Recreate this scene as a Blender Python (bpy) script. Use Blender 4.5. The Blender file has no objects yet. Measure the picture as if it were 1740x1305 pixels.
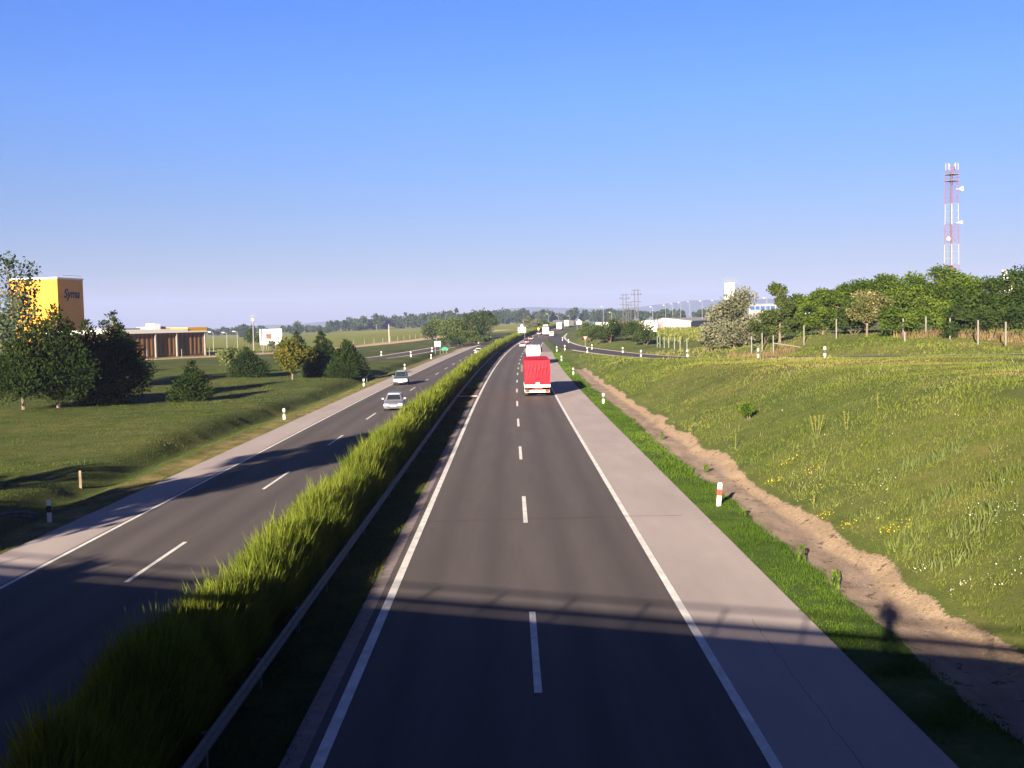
import bpy, math, random
import numpy as np
R=math.radians
rng=np.random.default_rng(7); random.seed(7)
scene=bpy.context.scene
COL=scene.collection
# ------------------------------------------------------------ camera
PITCH=math.atan(106.5/1830.); ROLL=0.02; CH=7.4
cd=bpy.data.cameras.new('camera'); cam=bpy.data.objects.new('camera',cd); COL.objects.link(cam)
cd.sensor_width=36; cd.lens=36*1830/1740.; cd.clip_start=0.05; cd.clip_end=30000
from mathutils import Matrix, Vector, Euler
f=Vector((0,math.cos(PITCH),-math.sin(PITCH))); r0=Vector((1,0,0)); u0=Vector((0,math.sin(PITCH),math.cos(PITCH)))
cr=r0*math.cos(ROLL)-u0*math.sin(ROLL); cu=u0*math.cos(ROLL)+r0*math.sin(ROLL)
M=Matrix((cr,cu,-f)).transposed().to_4x4(); M.translation=Vector((0,0,CH)); cam.matrix_world=M
scene.camera=cam
# ------------------------------------------------------------ light
SUN_EL=R(14.2); SUND=Vector((0.324*math.cos(SUN_EL),0.946*math.cos(SUN_EL),-math.sin(SUN_EL))).normalized()
sl=bpy.data.lights.new('sun','SUN'); sl.energy=5.0; sl.angle=R(0.5); sl.color=(1.0,0.83,0.64)
so=bpy.data.objects.new('sun',sl); COL.objects.link(so); so.rotation_euler=SUND.to_track_quat('-Z','Y').to_euler()
w=bpy.data.worlds.new('World'); scene.world=w; w.use_nodes=True
nt=w.node_tree; bg=nt.nodes['Background']; sky=nt.nodes.new('ShaderNodeTexSky'); sky.sky_type='NISHITA'; sky.sun_disc=False
sky.sun_elevation=SUN_EL; sky.sun_rotation=math.atan2(-SUND.x,-SUND.y)
sky.air_density=1.0; sky.dust_density=0.3; sky.ozone_density=3.0; sky.altitude=100
hs=nt.nodes.new('ShaderNodeHueSaturation'); hs.inputs['Saturation'].default_value=1.0; hs.inputs['Value'].default_value=1.0
tcw=nt.nodes.new('ShaderNodeTexCoord'); sp_=nt.nodes.new('ShaderNodeSeparateXYZ'); nt.links.new(tcw.outputs['Generated'],sp_.inputs[0])
rw=nt.nodes.new('ShaderNodeValToRGB'); nt.links.new(sp_.outputs['Z'],rw.inputs[0])
for _ in range(5): rw.color_ramp.elements.new(.5)
for e_,(p_,c_) in zip(rw.color_ramp.elements,[(0,(.32,.305,.43)),(.05,(.33,.315,.46)),(.12,(.325,.365,.56)),(.2,(.305,.43,.75)),(.29,(.25,.42,.87)),(.42,(.08,.14,.40)),(1,(.03,.06,.22))]): e_.position=p_; e_.color=(*c_,1)
mxw=nt.nodes.new('ShaderNodeMix'); mxw.data_type='RGBA'; mxw.blend_type='MULTIPLY'; mxw.inputs[0].default_value=1
nt.links.new(sky.outputs[0],hs.inputs['Color']); nt.links.new(hs.outputs[0],mxw.inputs[6]); nt.links.new(rw.outputs[0],mxw.inputs[7]); mrw=nt.nodes.new('ShaderNodeMapRange'); nt.links.new(sp_.outputs['Y'],mrw.inputs[0]); mrw.inputs[1].default_value=-.7; mrw.inputs[2].default_value=.25; mrw.inputs[3].default_value=.4; mrw.inputs[4].default_value=1
mx2=nt.nodes.new('ShaderNodeMix'); mx2.data_type='RGBA'; mx2.blend_type='MULTIPLY'; mx2.inputs[0].default_value=1; nt.links.new(mxw.outputs[2],mx2.inputs[6]); nt.links.new(mrw.outputs[0],mx2.inputs[7]); nt.links.new(mx2.outputs[2],bg.inputs['Color']); bg.inputs['Strength'].default_value=0.05
scene.view_settings.view_transform='Standard'; scene.view_settings.look='None'; scene.view_settings.gamma=1
scene.view_settings.exposure=2.25
scene.render.engine='CYCLES'
# ------------------------------------------------------------ materials
def nn(m,t,**k):
    n=m.node_tree.nodes.new(t)
    for a,b in k.items(): setattr(n,a,b)
    return n
def L(m,a,b): m.node_tree.links.new(a,b)
def base(name,col,rough=.8,spec=.3,metal=0):
    m=bpy.data.materials.new(name); m.use_nodes=True; b=m.node_tree.nodes['Principled BSDF']
    b.inputs['Base Color'].default_value=(*col,1); b.inputs['Roughness'].default_value=rough
    b.inputs['Specular IOR Level'].default_value=spec; b.inputs['Metallic'].default_value=metal
    return m,b
def ramp(m,fac,stops):
    r=nn(m,'ShaderNodeValToRGB'); cr_=r.color_ramp
    while len(cr_.elements)<len(stops): cr_.elements.new(.5)
    for e,(p,c) in zip(cr_.elements,stops): e.position=p; e.color=(*c,1) if len(c)==3 else c
    L(m,fac,r.inputs[0]); return r.outputs[0]
def noise(m,scale,detail=4,rough=.6,vec=None,coord='Object',sc=None):
    n=nn(m,'ShaderNodeTexNoise'); n.inputs['Scale'].default_value=scale; n.inputs['Detail'].default_value=detail; n.inputs['Roughness'].default_value=rough
    if vec is None:
        t=nn(m,'ShaderNodeTexCoord'); vec=t.outputs[coord]
    if sc:
        mp=nn(m,'ShaderNodeMapping'); mp.inputs['Scale'].default_value=sc; L(m,vec,mp.inputs[0]); vec=mp.outputs[0]
    L(m,vec,n.inputs['Vector']); return n.outputs['Fac']
def mix(m,fac,a,b,mode='MIX'):
    x=nn(m,'ShaderNodeMix',data_type='RGBA',blend_type=mode)
    for s,v in ((0,fac),(6,a),(7,b)):
        if isinstance(v,(int,float)): x.inputs[s].default_value=v
        elif isinstance(v,tuple): x.inputs[s].default_value=(*v,1)
        else: L(m,v,x.inputs[s])
    return x.outputs[2]
def math_(m,op,a,b=None,clamp=False):
    x=nn(m,'ShaderNodeMath',operation=op,use_clamp=clamp)
    for s,v in ((0,a),(1,b)):
        if v is None: continue
        if isinstance(v,(int,float)): x.inputs[s].default_value=v
        else: L(m,v,x.inputs[s])
    return x.outputs[0]
def attr(m,n): return nn(m,'ShaderNodeAttribute',attribute_name=n).outputs['Fac']
def bump(m,b,h,st,dist=.05):
    n=nn(m,'ShaderNodeBump'); n.inputs['Strength'].default_value=st; n.inputs['Distance'].default_value=dist
    L(m,h,n.inputs['Height']); L(m,n.outputs[0],b.inputs['Normal'])
def surf(name,c1,c2,scale=3,rough=.85,bs=.3,spec=.2,sc=None,fine=60):
    m,b=base(name,c1,rough,spec)
    a=noise(m,scale,5,.6,sc=sc); g=noise(m,fine,3,.7)
    c=ramp(m,a,[(.3,c1),(.7,c2)])
    c=mix(m,.25,c,ramp(m,g,[(.3,tuple(x*.55 for x in c1)),(.7,tuple(min(1,x*1.5) for x in c2))]))
    L(m,c,b.inputs['Base Color']); 
    if bs: bump(m,b,g,bs,.01)
    return m
def leafmat(name,ca,cb,trans=.35,cc=None):
    m=bpy.data.materials.new(name); m.use_nodes=True; n_=m.node_tree; n_.nodes.clear()
    out=nn(m,'ShaderNodeOutputMaterial'); t=attr(m,'tint')
    st=[(0,ca),(1,cb)] if cc is None else [(0,ca),(.75,cb),(1,cc)]
    c=ramp(m,t,st)
    d=nn(m,'ShaderNodeBsdfDiffuse'); tr=nn(m,'ShaderNodeBsdfTranslucent'); mx=nn(m,'ShaderNodeMixShader'); mx.inputs[0].default_value=trans
    L(m,c,d.inputs[0]); L(m,c,tr.inputs[0]); L(m,d.outputs[0],mx.inputs[1]); L(m,tr.outputs[0],mx.inputs[2]); L(m,mx.outputs[0],out.inputs[0])
    return m
# ------------------------------------------------------------ mesh helpers
class MB:
    def __init__(s): s.v=[]; s.f=[]
    def add(s,vs,fs):
        o=len(s.v); s.v+=[tuple(v) for v in vs]; s.f+=[tuple(i+o for i in q) for q in fs]; return s
    def box(s,c,d,rz=0,tx=1,ty=1,rx=0):
        # centre, full dims; tx,ty shrink the top
        a,b,h=d[0]/2,d[1]/2,d[2]/2
        vs=[(-a,-b,-h),(a,-b,-h),(a,b,-h),(-a,b,-h),(-a*tx,-b*ty,h),(a*tx,-b*ty,h),(a*tx,b*ty,h),(-a*tx,b*ty,h)]
        mt=Euler((rx,0,rz)).to_matrix(); vs=[mt@Vector(v)+Vector(c) for v in vs]
        return s.add(vs,[(0,3,2,1),(4,5,6,7),(0,1,5,4),(1,2,6,5),(2,3,7,6),(3,0,4,7)])
    def bar(s,p,q,r,n=6,r2=None):
        p=Vector(p); q=Vector(q); d=(q-p); 
        if d.length<1e-6: return s
        ax=d.normalized(); a=ax.orthogonal().normalized(); b=ax.cross(a); r2=r if r2 is None else r2
        vs=[p+(a*math.cos(t)+b*math.sin(t))*r for t in [2*math.pi*i/n for i in range(n)]]+[q+(a*math.cos(t)+b*math.sin(t))*r2 for t in [2*math.pi*i/n for i in range(n)]]
        fs=[(i,(i+1)%n,n+(i+1)%n,n+i) for i in range(n)]+[tuple(range(n))[::-1],tuple(range(n,2*n))]
        return s.add(vs,fs)
    def loft(s,rings,cap=True,closed=True):
        n=len(rings[0]); vs=[p for r in rings for p in r]; fs=[]
        for k in range(len(rings)-1):
            for i in range(n if closed else n-1):
                j=(i+1)%n; fs.append((k*n+i,k*n+j,(k+1)*n+j,(k+1)*n+i))
        if cap: fs+=[tuple(range(n))[::-1],tuple(range((len(rings)-1)*n,len(rings)*n))]
        return s.add(vs,fs)
    def quad(s,*p): return s.add(p,[tuple(range(len(p)))])
    def slab(s,p,th):
        # polygon p (coplanar) thickened along its normal by th
        p=[Vector(x) for x in p]; n=(p[1]-p[0]).cross(p[2]-p[0]).normalized()*th; k=len(p)
        return s.add(p+[x+n for x in p],[tuple(range(k))[::-1],tuple(range(k,2*k))]+[(i,(i+1)%k,k+(i+1)%k,k+i) for i in range(k)])
    def build(s,name,mat,parent=None,smooth=False,loc=None,recalc=True):
        me=bpy.data.meshes.new(name); me.from_pydata([tuple(v) for v in s.v],[],s.f)
        if recalc:
            import bmesh
            bm=bmesh.new(); bm.from_mesh(me); bmesh.ops.recalc_face_normals(bm,faces=bm.faces); bm.to_mesh(me); bm.free()
        if smooth:
            for p in me.polygons: p.use_smooth=True
        me.materials.append(mat); me.update()
        o=bpy.data.objects.new(name,me); COL.objects.link(o)
        if parent: o.parent=parent
        if loc: o.location=loc
        return o
def arr(name,V,F,mat,tint=None,parent=None,loc=None,smooth=False):
    V=np.asarray(V,dtype=np.float32).reshape(-1,3); F=np.asarray(F,dtype=np.int32); nf,k=F.shape
    me=bpy.data.meshes.new(name); me.vertices.add(len(V)); me.vertices.foreach_set('co',V.ravel())
    me.loops.add(nf*k); me.loops.foreach_set('vertex_index',F.ravel()); me.polygons.add(nf)
    me.polygons.foreach_set('loop_start',np.arange(0,nf*k,k,dtype=np.int32)); me.polygons.foreach_set('loop_total',np.full(nf,k,dtype=np.int32))
    if smooth: me.polygons.foreach_set('use_smooth',np.ones(nf,dtype=bool))
    me.update(calc_edges=True)
    if tint is not None:
        a=me.attributes.new('tint','FLOAT','FACE'); a.data.foreach_set('value',np.asarray(tint,dtype=np.float32))
    me.materials.append(mat)
    o=bpy.data.objects.new(name,me); COL.objects.link(o)
    if parent: o.parent=parent
    if loc is not None: o.location=loc
    return o
def tag(o,label=None,cat=None,group=None,kind=None):
    if label: o['label']=label
    if cat: o['category']=cat
    if group: o['group']=group
    if kind: o['kind']=kind
    return o
def thing(name,label,cat,loc,rz=0,group=None):
    o=bpy.data.objects.new(name,None); o.empty_display_size=.3; COL.objects.link(o); o.location=loc; o.rotation_euler=(0,0,rz)
    return tag(o,label,cat,group)
def kids(o): return [c for c in COL.objects if c.parent==o]
def dup(root,loc,rz=0,label=None,group=None,scale=None):
    def cp(o,par):
        c=o.copy(); COL.objects.link(c); c.parent=par
        for k in kids(o): cp(k,c)
        return c
    r=cp(root,None); r.location=loc; r.rotation_euler=(0,0,rz)
    if label: r['label']=label
    if group: r['group']=group
    if scale: r.scale=scale
    return r
# ------------------------------------------------------------ layout of the land
def D(Y):
    Y=np.asarray(Y,float); t=np.clip(Y-75,0,900); b=6.7e-5*t**2+5.6e-8*t**3
    return b+np.clip(Y-975,0,None)*.25
def zr(Y):
    Y=np.asarray(Y,float); t=np.clip(Y-150,0,500); z=1.28e-5*t**2
    return z+1.3*(1-np.exp(-np.clip(Y-650,0,None)/110.))
CP=np.array([(-25,-60,.2),(-25,20,-.1),(-25,60,-.15),(-25,110,-.1),(-25,160,-.1),(-25,205,-.2),(-45,40,.5),(-45,80,.3),(-45,110,.1),(-45,160,.1),(-40,200,.1),(-80,60,1.0),(-80,110,.4),
(-80,180,.1),(-80,260,.0),(-150,150,.3),(-150,300,0),(-100,310,0),(-60,290,0),(-30,320,.1),(-36,511,.6),(-100,500,-.6),(-200,500,-1),(-300,900,-4),(-330,1300,-6),(-130,1000,.6),(-140,1500,1.3),
(0,900,3.6),(0,1300,4.3),(-30,700,2.2),(60,900,4.2),(150,1300,4.5),(-600,1300,-8),(-900,300,-1),(-300,-200,2),(-2500,2000,-10),(-1500,5000,0),(0,3000,5),(0,6000,5),(2000,6000,5),(3000,2000,4),(-4000,7000,-5),
(17,-60,4.6),(20,0,4.8),(20,40,4.4),(22,70,3.9),(20,100,3.1),(18,130,2.2),(17,160,1.5),(15,200,.9),(14,240,.5),(40,0,5.4),(40,40,4.7),(35,70,4.1),(45,60,4.4),(38,85,3.75),(70,40,4.8),(100,20,5),
(31,118,2.9),(48,92,3.45),(64,78,3.75),(85,66,4.1),(31,139,2.3),(34,139,2.5),(35.5,131,3.15),(37,142,3.5),(39,158,3.9),(42,139,4.4),(47,134,4.7),(50,124,4.6),(48,118,4.4),(54,110,3.9),(65,110,4.6),(90,100,5),(60,150,5),(100,180,5.5),
(30,160,1.9),(33,185,1.8),(40,200,2.2),(25,200,1.4),(22,250,1.1),(28,260,2.0),(26,300,2.2),(30,340,2.4),(24,350,1.3),(45,260,1.6),(55,350,1.6),(70,480,1.5),(150,800,2),(120,400,2),(300,300,4),(300,900,3),(1000,500,4),(200,0,5)],float)
def _phi(a,b,c=6.): return np.sqrt(((a[:,None,0]-b[None,:,0]))**2+((a[:,None,1]-b[None,:,1]))**2+c*c)
_A=_phi(CP,CP); _n=len(CP); _K=np.zeros((_n+1,_n+1)); _K[:_n,:_n]=_A-np.eye(_n)*.03; _K[:_n,_n]=1; _K[_n,:_n]=1
_w=np.linalg.solve(_K,np.append(CP[:,2],0))
def outer(X,Y):
    X=np.asarray(X,float); Y=np.asarray(Y,float); sh=X.shape; P=np.stack([X.ravel(),Y.ravel()],1); o=np.empty(len(P))
    for i in range(0,len(P),20000): o[i:i+20000]=_phi(P[i:i+20000],CP)@_w[:-1]+_w[-1]
    return o.reshape(sh)
def spline(pts,n=14):
    P=np.array(pts,float); P=np.vstack([2*P[0]-P[1],P,2*P[-1]-P[-2]]); o=[]
    for i in range(1,len(P)-2):
        for t in np.linspace(0,1,n,endpoint=False):
            a,b,c,d=P[i-1:i+3]; o.append(.5*(2*b+(c-a)*t+(2*a-5*b+4*c-d)*t*t+(3*b-a-3*c+d)*t**3))
    o.append(P[-2]); return np.array(o)
RAMP_R=spline([(21.5,480,1.45),(17.4,420,1.0),(15.6,370,.65),(15.2,330,.45),(15.6,290,.4),(17.2,245,.65),(20.6,195,1.0),(24.5,160,1.5),(28.2,139,2.2),(34.5,115,2.95),(46,94,3.55),(62,80,3.95),(90,66,4.3),(130,55,4.6)])
RAMP_L=spline([(-3.2,490,1.2),(-8.6,430,.75),(-14,375,.35),(-19.5,325,.1),(-26,272,-.2),(-32,240,-.35),(-45,216,-.5),(-70,200,-.4),(-110,192,-.1)])
def near_path(X,Y,path):
    # distance to the polyline and its height there
    best=np.full(X.shape,1e9); z=np.zeros(X.shape)
    m=(X>path[:,0].min()-30)&(X<path[:,0].max()+30)&(Y>path[:,1].min()-30)&(Y<path[:,1].max()+30)
    xs=X[m]; ys=Y[m]; bb=np.full(xs.shape,1e9); zz=np.zeros(xs.shape)
    for a,b in zip(path[:-1],path[1:]):
        d=b[:2]-a[:2]; t=np.clip(((xs-a[0])*d[0]+(ys-a[1])*d[1])/(d@d),0,1)
        q=np.hypot(xs-a[0]-t*d[0],ys-a[1]-t*d[1]); k=q<bb; bb[k]=q[k]; zz[k]=(a[2]+t*(b[2]-a[2]))[k]
    best[m]=bb; z[m]=zz; return best,z
def ss(a,b,x): t=np.clip((x-a)/(b-a),0,1); return t*t*(3-2*t)
def gz(X,Y,roads=True):
    X=np.atleast_1d(np.asarray(X,float)); Y=np.atleast_1d(np.asarray(Y,float))
    s=X-D(Y); o=outer(X,Y); b=zr(Y)
    # right side: verge, track, cut bank
    fade=1-ss(165,215,Y)
    bank=b-.12+.42*np.clip(s-10.3,0,None)
    k=.35; mn=-k*np.log(np.exp(-np.clip(bank,-5,30)/k)+np.exp(-np.clip(o,-5,30)/k))
    right=np.where(s<10.3,b-.03-.13*ss(8.3,9.2,s)*fade,np.minimum(mn,bank)*1.0)
    wr=ss(7.2,13,s); right=np.where(Y>190,b*(1-wr)+o*wr,right)
    # left side
    ditch=-.6*np.exp(-((s+21.2)/1.1)**2)*(1-ss(300,340,Y))
    wl=ss(-19.3,-24,s); wl=np.clip((-19.3-s)/5,0,1); wl=wl*wl*(3-2*wl)
    left=(b-.33)*(1-wl)+o*wl+ditch
    med=b-.03-.3*ss(-4.3,-7.9,s) if False else b-.03-.3*np.clip((-4.3-s)/3.6,0,1)
    z=np.where(s>7.2,right,np.where(s<-17.8,left,med))
    z=z-.04*((s>-3.7)&(s<7.0))-.04*((s<-8.1)&(s>-17.7))
    if roads:
        for p,hw in ((RAMP_R,3.6),(RAMP_L,3.6)):
            d,pz=near_path(X,Y,p); w_=1-ss(hw,hw+5,d); w_=np.where((s>-18)&(s<7.3),0,w_); z=z*(1-w_)+(pz-.06)*w_
    return z
def g1(x,y): return float(gz(x,y)[0])
# ------------------------------------------------------------ ground
sg=np.unique(np.round(np.concatenate([-np.geomspace(60,6500,46)[::-1],np.arange(-60,-25,1.0),np.arange(-25,-17.8,.4),[-17.8,-17.7,-15.6,-12,-8.1,-8.0],np.arange(-7.9,-4.2,.4),[-4.0,-3.72,-3.7,-2,2,6,7.0,7.15],np.arange(7.2,13,.18),np.arange(13,26,.5),np.arange(26,70,1.0),np.geomspace(70,6500,46)]),3))
yg=np.unique(np.round(np.concatenate([np.arange(-60,14,4),np.arange(14,70,.5),np.arange(70,130,.9),np.arange(130,350,1.7),np.arange(350,560,4),np.geomspace(560,9000,60)]),3))
S,YY=np.meshgrid(sg,yg); XX=S+D(YY); ZZ=gz(XX,YY)
def vnoise(X,Y,sc,seed=0):
    X=X/sc; Y=Y/sc; xi=np.floor(X).astype(int); yi=np.floor(Y).astype(int); fx=X-xi; fy=Y-yi; fx=fx*fx*(3-2*fx); fy=fy*fy*(3-2*fy)
    def h(a,b): 
        v=np.sin(a*127.1+b*311.7+seed*74.7)*43758.5453; return v-np.floor(v)
    return (h(xi,yi)*(1-fx)+h(xi+1,yi)*fx)*(1-fy)+(h(xi,yi+1)*(1-fx)+h(xi+1,yi+1)*fx)*fy
soft=((S>10.2)|(S<-19.3))
dR,_=near_path(XX,YY,RAMP_R); dL,_=near_path(XX,YY,RAMP_L); soft=soft&(dR>5)&(dL>5)&(YY<350)
bank_m=(S>7.3)&(S<12.5)&(YY<175)
ZZ=ZZ+soft*((vnoise(XX,YY,6,1)-.5)*.28+(vnoise(XX,YY,1.7,2)-.5)*.14)+bank_m*((vnoise(XX,YY,.55,3)-.5)*.09+(vnoise(XX,YY,1.3,4)-.5)*.08)
ny,nx=XX.shape
idx=np.arange(nx*ny).reshape(ny,nx); F=np.stack([idx[:-1,:-1],idx[:-1,1:],idx[1:,1:],idx[1:,:-1]],-1).reshape(-1,4)
ga,gb=base('ground_cover',(.08,.1,.03),.95,.1)
def smask(x,a,b,c,d): return ss(a,b,x)*(1-ss(c,d,x))
edge_n=(vnoise(XX,YY,2.2,9)-.5)*.5+(vnoise(XX,YY,.7,8)-.5)*.35
dirt=smask(S+edge_n*.9,8.65,8.85,10.6,11.0)*(1-ss(158,172,YY))
bankd=smask(S+edge_n*.9,10.0,10.3,10.6,11.0)*(1-ss(110,165,YY))
SAND=spline([(-140,235,0),(-78,268,0),(-60,330,0),(-46,420,0),(-36,511,0),(-22,600,0),(0,700,0)])
dS,_=near_path(XX,YY,SAND)
sand=1-ss(3.5,6.5,dS+edge_n*3)
# far fields beyond the sandy strip
sx=np.interp(YY,SAND[:,1],SAND[:,0]); field=ss(4,12,sx-XX)*ss(240,300,YY)+ss(560,640,YY)*(S<-25)
field=np.clip(field,0,1); 
dryb=np.exp(-((S-27)/9.)**2)*smask(YY,60,80,125,150)+.9*np.exp(-((YY-115-(S-40)*-.3)/5)**2)*(S>46)*(S<90)
dryb=np.clip(dryb,0,1); stripm=smask(S+edge_n*.4,-19.6,-19.2,-17.8,-17.75)
ground=arr('ground',np.stack([XX,YY,ZZ],-1),F,ga,smooth=True); tag(ground,kind='structure')
for n_,a_ in (('dirt',dirt),('bankd',bankd),('sand',sand),('field',field),('dry',dryb),('strip',stripm),('verge',smask(S,6.8,7.2,8.9,9.2)),('leftside',1-ss(-22,-17.8,S)),('median',smask(S,-8.2,-8.0,-3.7,-3.6))):
    q=ground.data.attributes.new(n_,'FLOAT','POINT'); q.data.foreach_set('value',a_.astype(np.float32).ravel())
G_BIG=noise(ga,.09,5,.6); G_MID=noise(ga,.7,5,.65); G_FINE=noise(ga,9,3,.7); G_TINY=noise(ga,40,2,.7)
gm=math_(ga,'ADD',math_(ga,'MULTIPLY',G_BIG,.45),math_(ga,'ADD',math_(ga,'MULTIPLY',G_MID,.35),math_(ga,'MULTIPLY',G_FINE,.2)))
grass_c=ramp(ga,gm,[(.36,(.045,.076,.014)),(.46,(.080,.112,.024)),(.56,(.122,.138,.038)),(.68,(.20,.17,.065))])
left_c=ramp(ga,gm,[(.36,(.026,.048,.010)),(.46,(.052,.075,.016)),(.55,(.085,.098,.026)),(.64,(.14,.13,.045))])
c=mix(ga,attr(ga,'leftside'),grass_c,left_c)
verge_c=ramp(ga,G_MID,[(.35,(.035,.075,.012)),(.6,(.075,.12,.022)),(.75,(.15,.15,.05))])
c=mix(ga,attr(ga,'verge'),c,verge_c)
c=mix(ga,attr(ga,'median'),c,ramp(ga,G_MID,[(.35,(.02,.035,.008)),(.7,(.06,.07,.02))]))
dry_c=ramp(ga,G_MID,[(.35,(.14,.11,.04)),(.65,(.26,.19,.085))])
c=mix(ga,math_(ga,'MULTIPLY',attr(ga,'dry'),math_(ga,'MULTIPLY',G_MID,1.7),True),c,dry_c)
rows=nn(ga,'ShaderNodeTexWave'); rows.inputs['Scale'].default_value=.12; rows.inputs['Distortion'].default_value=1.5
tc=nn(ga,'ShaderNodeTexCoord'); mp=nn(ga,'ShaderNodeMapping'); mp.inputs['Rotation'].default_value=(0,0,R(78)); L(ga,tc.outputs['Object'],mp.inputs[0]); L(ga,mp.outputs[0],rows.inputs['Vector'])
field_c=mix(ga,.5,ramp(ga,noise(ga,.012,3,.5,sc=(1,.25,1)),[(.35,(.13,.17,.03)),(.55,(.22,.24,.045)),(.7,(.30,.27,.07))]),ramp(ga,rows.outputs['Fac'],[(.2,(.11,.14,.03)),(.8,(.22,.23,.05))]))
c=mix(ga,attr(ga,'field'),c,field_c)
c=mix(ga,attr(ga,'sand'),c,ramp(ga,G_MID,[(.3,(.38,.27,.17)),(.7,(.56,.43,.29))]))
c=mix(ga,attr(ga,'strip'),c,ramp(ga,G_MID,[(.3,(.07,.085,.022)),(.5,(.19,.155,.06)),(.7,(.33,.25,.13))]))
dirt_c=ramp(ga,noise(ga,1.1,5,.65,sc=(1,.35,1)),[(.3,(.22,.165,.13)),(.5,(.31,.24,.19)),(.7,(.40,.32,.25))])
dirt_c=mix(ga,attr(ga,'bankd'),dirt_c,ramp(ga,G_FINE,[(.3,(.27,.20,.13)),(.65,(.46,.35,.24))]))
mud=mix(ga,math_(ga,'GREATER_THAN',noise(ga,2.6,4,.7),.62),dirt_c,(.13,.10,.07))
c=mix(ga,math_(ga,'ADD',math_(ga,'MULTIPLY',math_(ga,'ADD',attr(ga,'dirt'),math_(ga,'ADD',math_(ga,'MULTIPLY',G_FINE,1.3),-1.15)),4.0),.5,True),c,mud)
c=mix(ga,.35,c,ramp(ga,G_TINY,[(.3,(.35,.35,.35)),(.7,(1.7,1.7,1.7))]),'MULTIPLY')
L(ga,c,gb.inputs['Base Color']); bump(ga,gb,math_(ga,'ADD',G_FINE,G_TINY),.8,.12)
# ------------------------------------------------------------ roads
def sheet(name,s0,s1,Y,mat,dz,zf,kind='structure',parent=None,extra=None):
    Y=np.asarray(Y,float); n=2; V=[]
    s0=np.broadcast_to(s0,Y.shape) ; s1=np.broadcast_to(s1,Y.shape)
    A=np.stack([s0+D(Y),Y,zf(Y,s0)+dz],1); B=np.stack([s1+D(Y),Y,zf(Y,s1)+dz],1)
    V=np.concatenate([A,B]); n=len(Y); i=np.arange(n-1); F=np.stack([i,i+n,i+n+1,i+1],1)
    o=arr(name,V,F,mat); 
    if kind: tag(o,kind=kind)
    return o
zR=lambda Y,s: zr(Y)
zL=lambda Y,s: zr(Y)-.3
asph,ab=base('asphalt',(.06,.055,.055),.9,.25)
n1=noise(asph,.35,4,.6,sc=(1,.12,1)); n2=noise(asph,90,2,.8); n3=noise(asph,1.6,4,.6,sc=(1,.08,1))
ac=ramp(asph,n1,[(.3,(.069,.059,.059)),(.7,(.091,.080,.079))]); ac=mix(asph,.35,ac,ramp(asph,n3,[(.3,(.055,.048,.048)),(.7,(.103,.091,.089))]))
ac=mix(asph,.5,ac,ramp(asph,n2,[(.25,(.45,.45,.45)),(.75,(1.6,1.6,1.6))]),'MULTIPLY')
stn=noise(asph,.9,5,.7,sc=(1.6,.25,1)); ac=mix(asph,math_(asph,'MULTIPLY',math_(asph,'GREATER_THAN',stn,.66),.35),ac,(.045,.04,.04))
wv=nn(asph,'ShaderNodeAttribute',attribute_name='wear'); ac=mix(asph,math_(asph,'MULTIPLY',wv.outputs['Fac'],.55),ac,(.050,.044,.044))
L(asph,ac,ab.inputs['Base Color']); bump(asph,ab,n2,.25,.01)
conc=surf('shoulder_concrete',(.265,.23,.225),(.355,.315,.305),.5,.9,.15,.2,sc=(1,.25,1),fine=50)
paint=surf('road_paint',(.42,.42,.40),(.72,.72,.70),1.6,.7,.1,.2,fine=18)
gravel=surf('gravel_strip',(.16,.13,.13),(.27,.23,.22),3,.95,.6,.1)
Yn=np.concatenate([np.arange(2,150,2.),np.arange(150,700,5.),np.arange(700,1500,12.)])
def road(name,edges,Y,mat,dz,zf):
    # several columns so that wheel wear can run along the lanes
    s=np.array(edges); XX_,YY_=np.meshgrid(s,Y); V=np.stack([XX_+D(YY_),YY_,zf(YY_,XX_)+dz],-1); ny,nx=XX_.shape
    i=np.arange(nx*ny).reshape(ny,nx); F=np.stack([i[:-1,:-1],i[:-1,1:],i[1:,1:],i[1:,:-1]],-1).reshape(-1,4)
    o=arr(name,V,F,mat); tag(o,kind='structure'); return o
def wear(o,centres):
    s=np.empty(len(o.data.vertices)*3); o.data.vertices.foreach_get('co',s); s=s.reshape(-1,3); q=s[:,0]-D(s[:,1])
    v=sum(np.exp(-((q-c_)/.38)**2) for c_ in centres); a=o.data.attributes.new('wear','FLOAT','POINT'); a.data.foreach_set('value',v.astype(np.float32))
rr=road('motorway_right_carriageway',np.arange(-3.7,4.36,.23),Yn,asph,.0,zR); wear(rr,(-2.4,-.7,1.5,3.2))
lr=road('motorway_left_carriageway',np.arange(-15.72,-8.0,.22),Yn,asph,.0,zL); wear(lr,(-14.6,-12.9,-10.9,-9.3))
Ysh=Yn[Yn<=250]
sheet('hard_shoulder_right',4.33,7.15-np.clip(Ysh-210,0,40)*.0,Ysh,conc,.004,zR)
Ygore=np.linspace(250,345,30); sheet('merge_hatching',4.33,np.interp(Ygore,[250,345],[7.3,4.6]),Ygore,surf('worn_asphalt',(.16,.135,.13),(.21,.18,.17)),.004,zR)
Yls=Yn[Yn<=340]; sheet('hard_shoulder_left',np.interp(Yls,[0,250,300,340],[-17.8,-17.8,-18.3,-16.2]),-15.66,Yls,conc,.004,zL)
sheet('median_gravel',-4.05,-3.69,Yn,gravel,.004,zR)
mk_=[]
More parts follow.
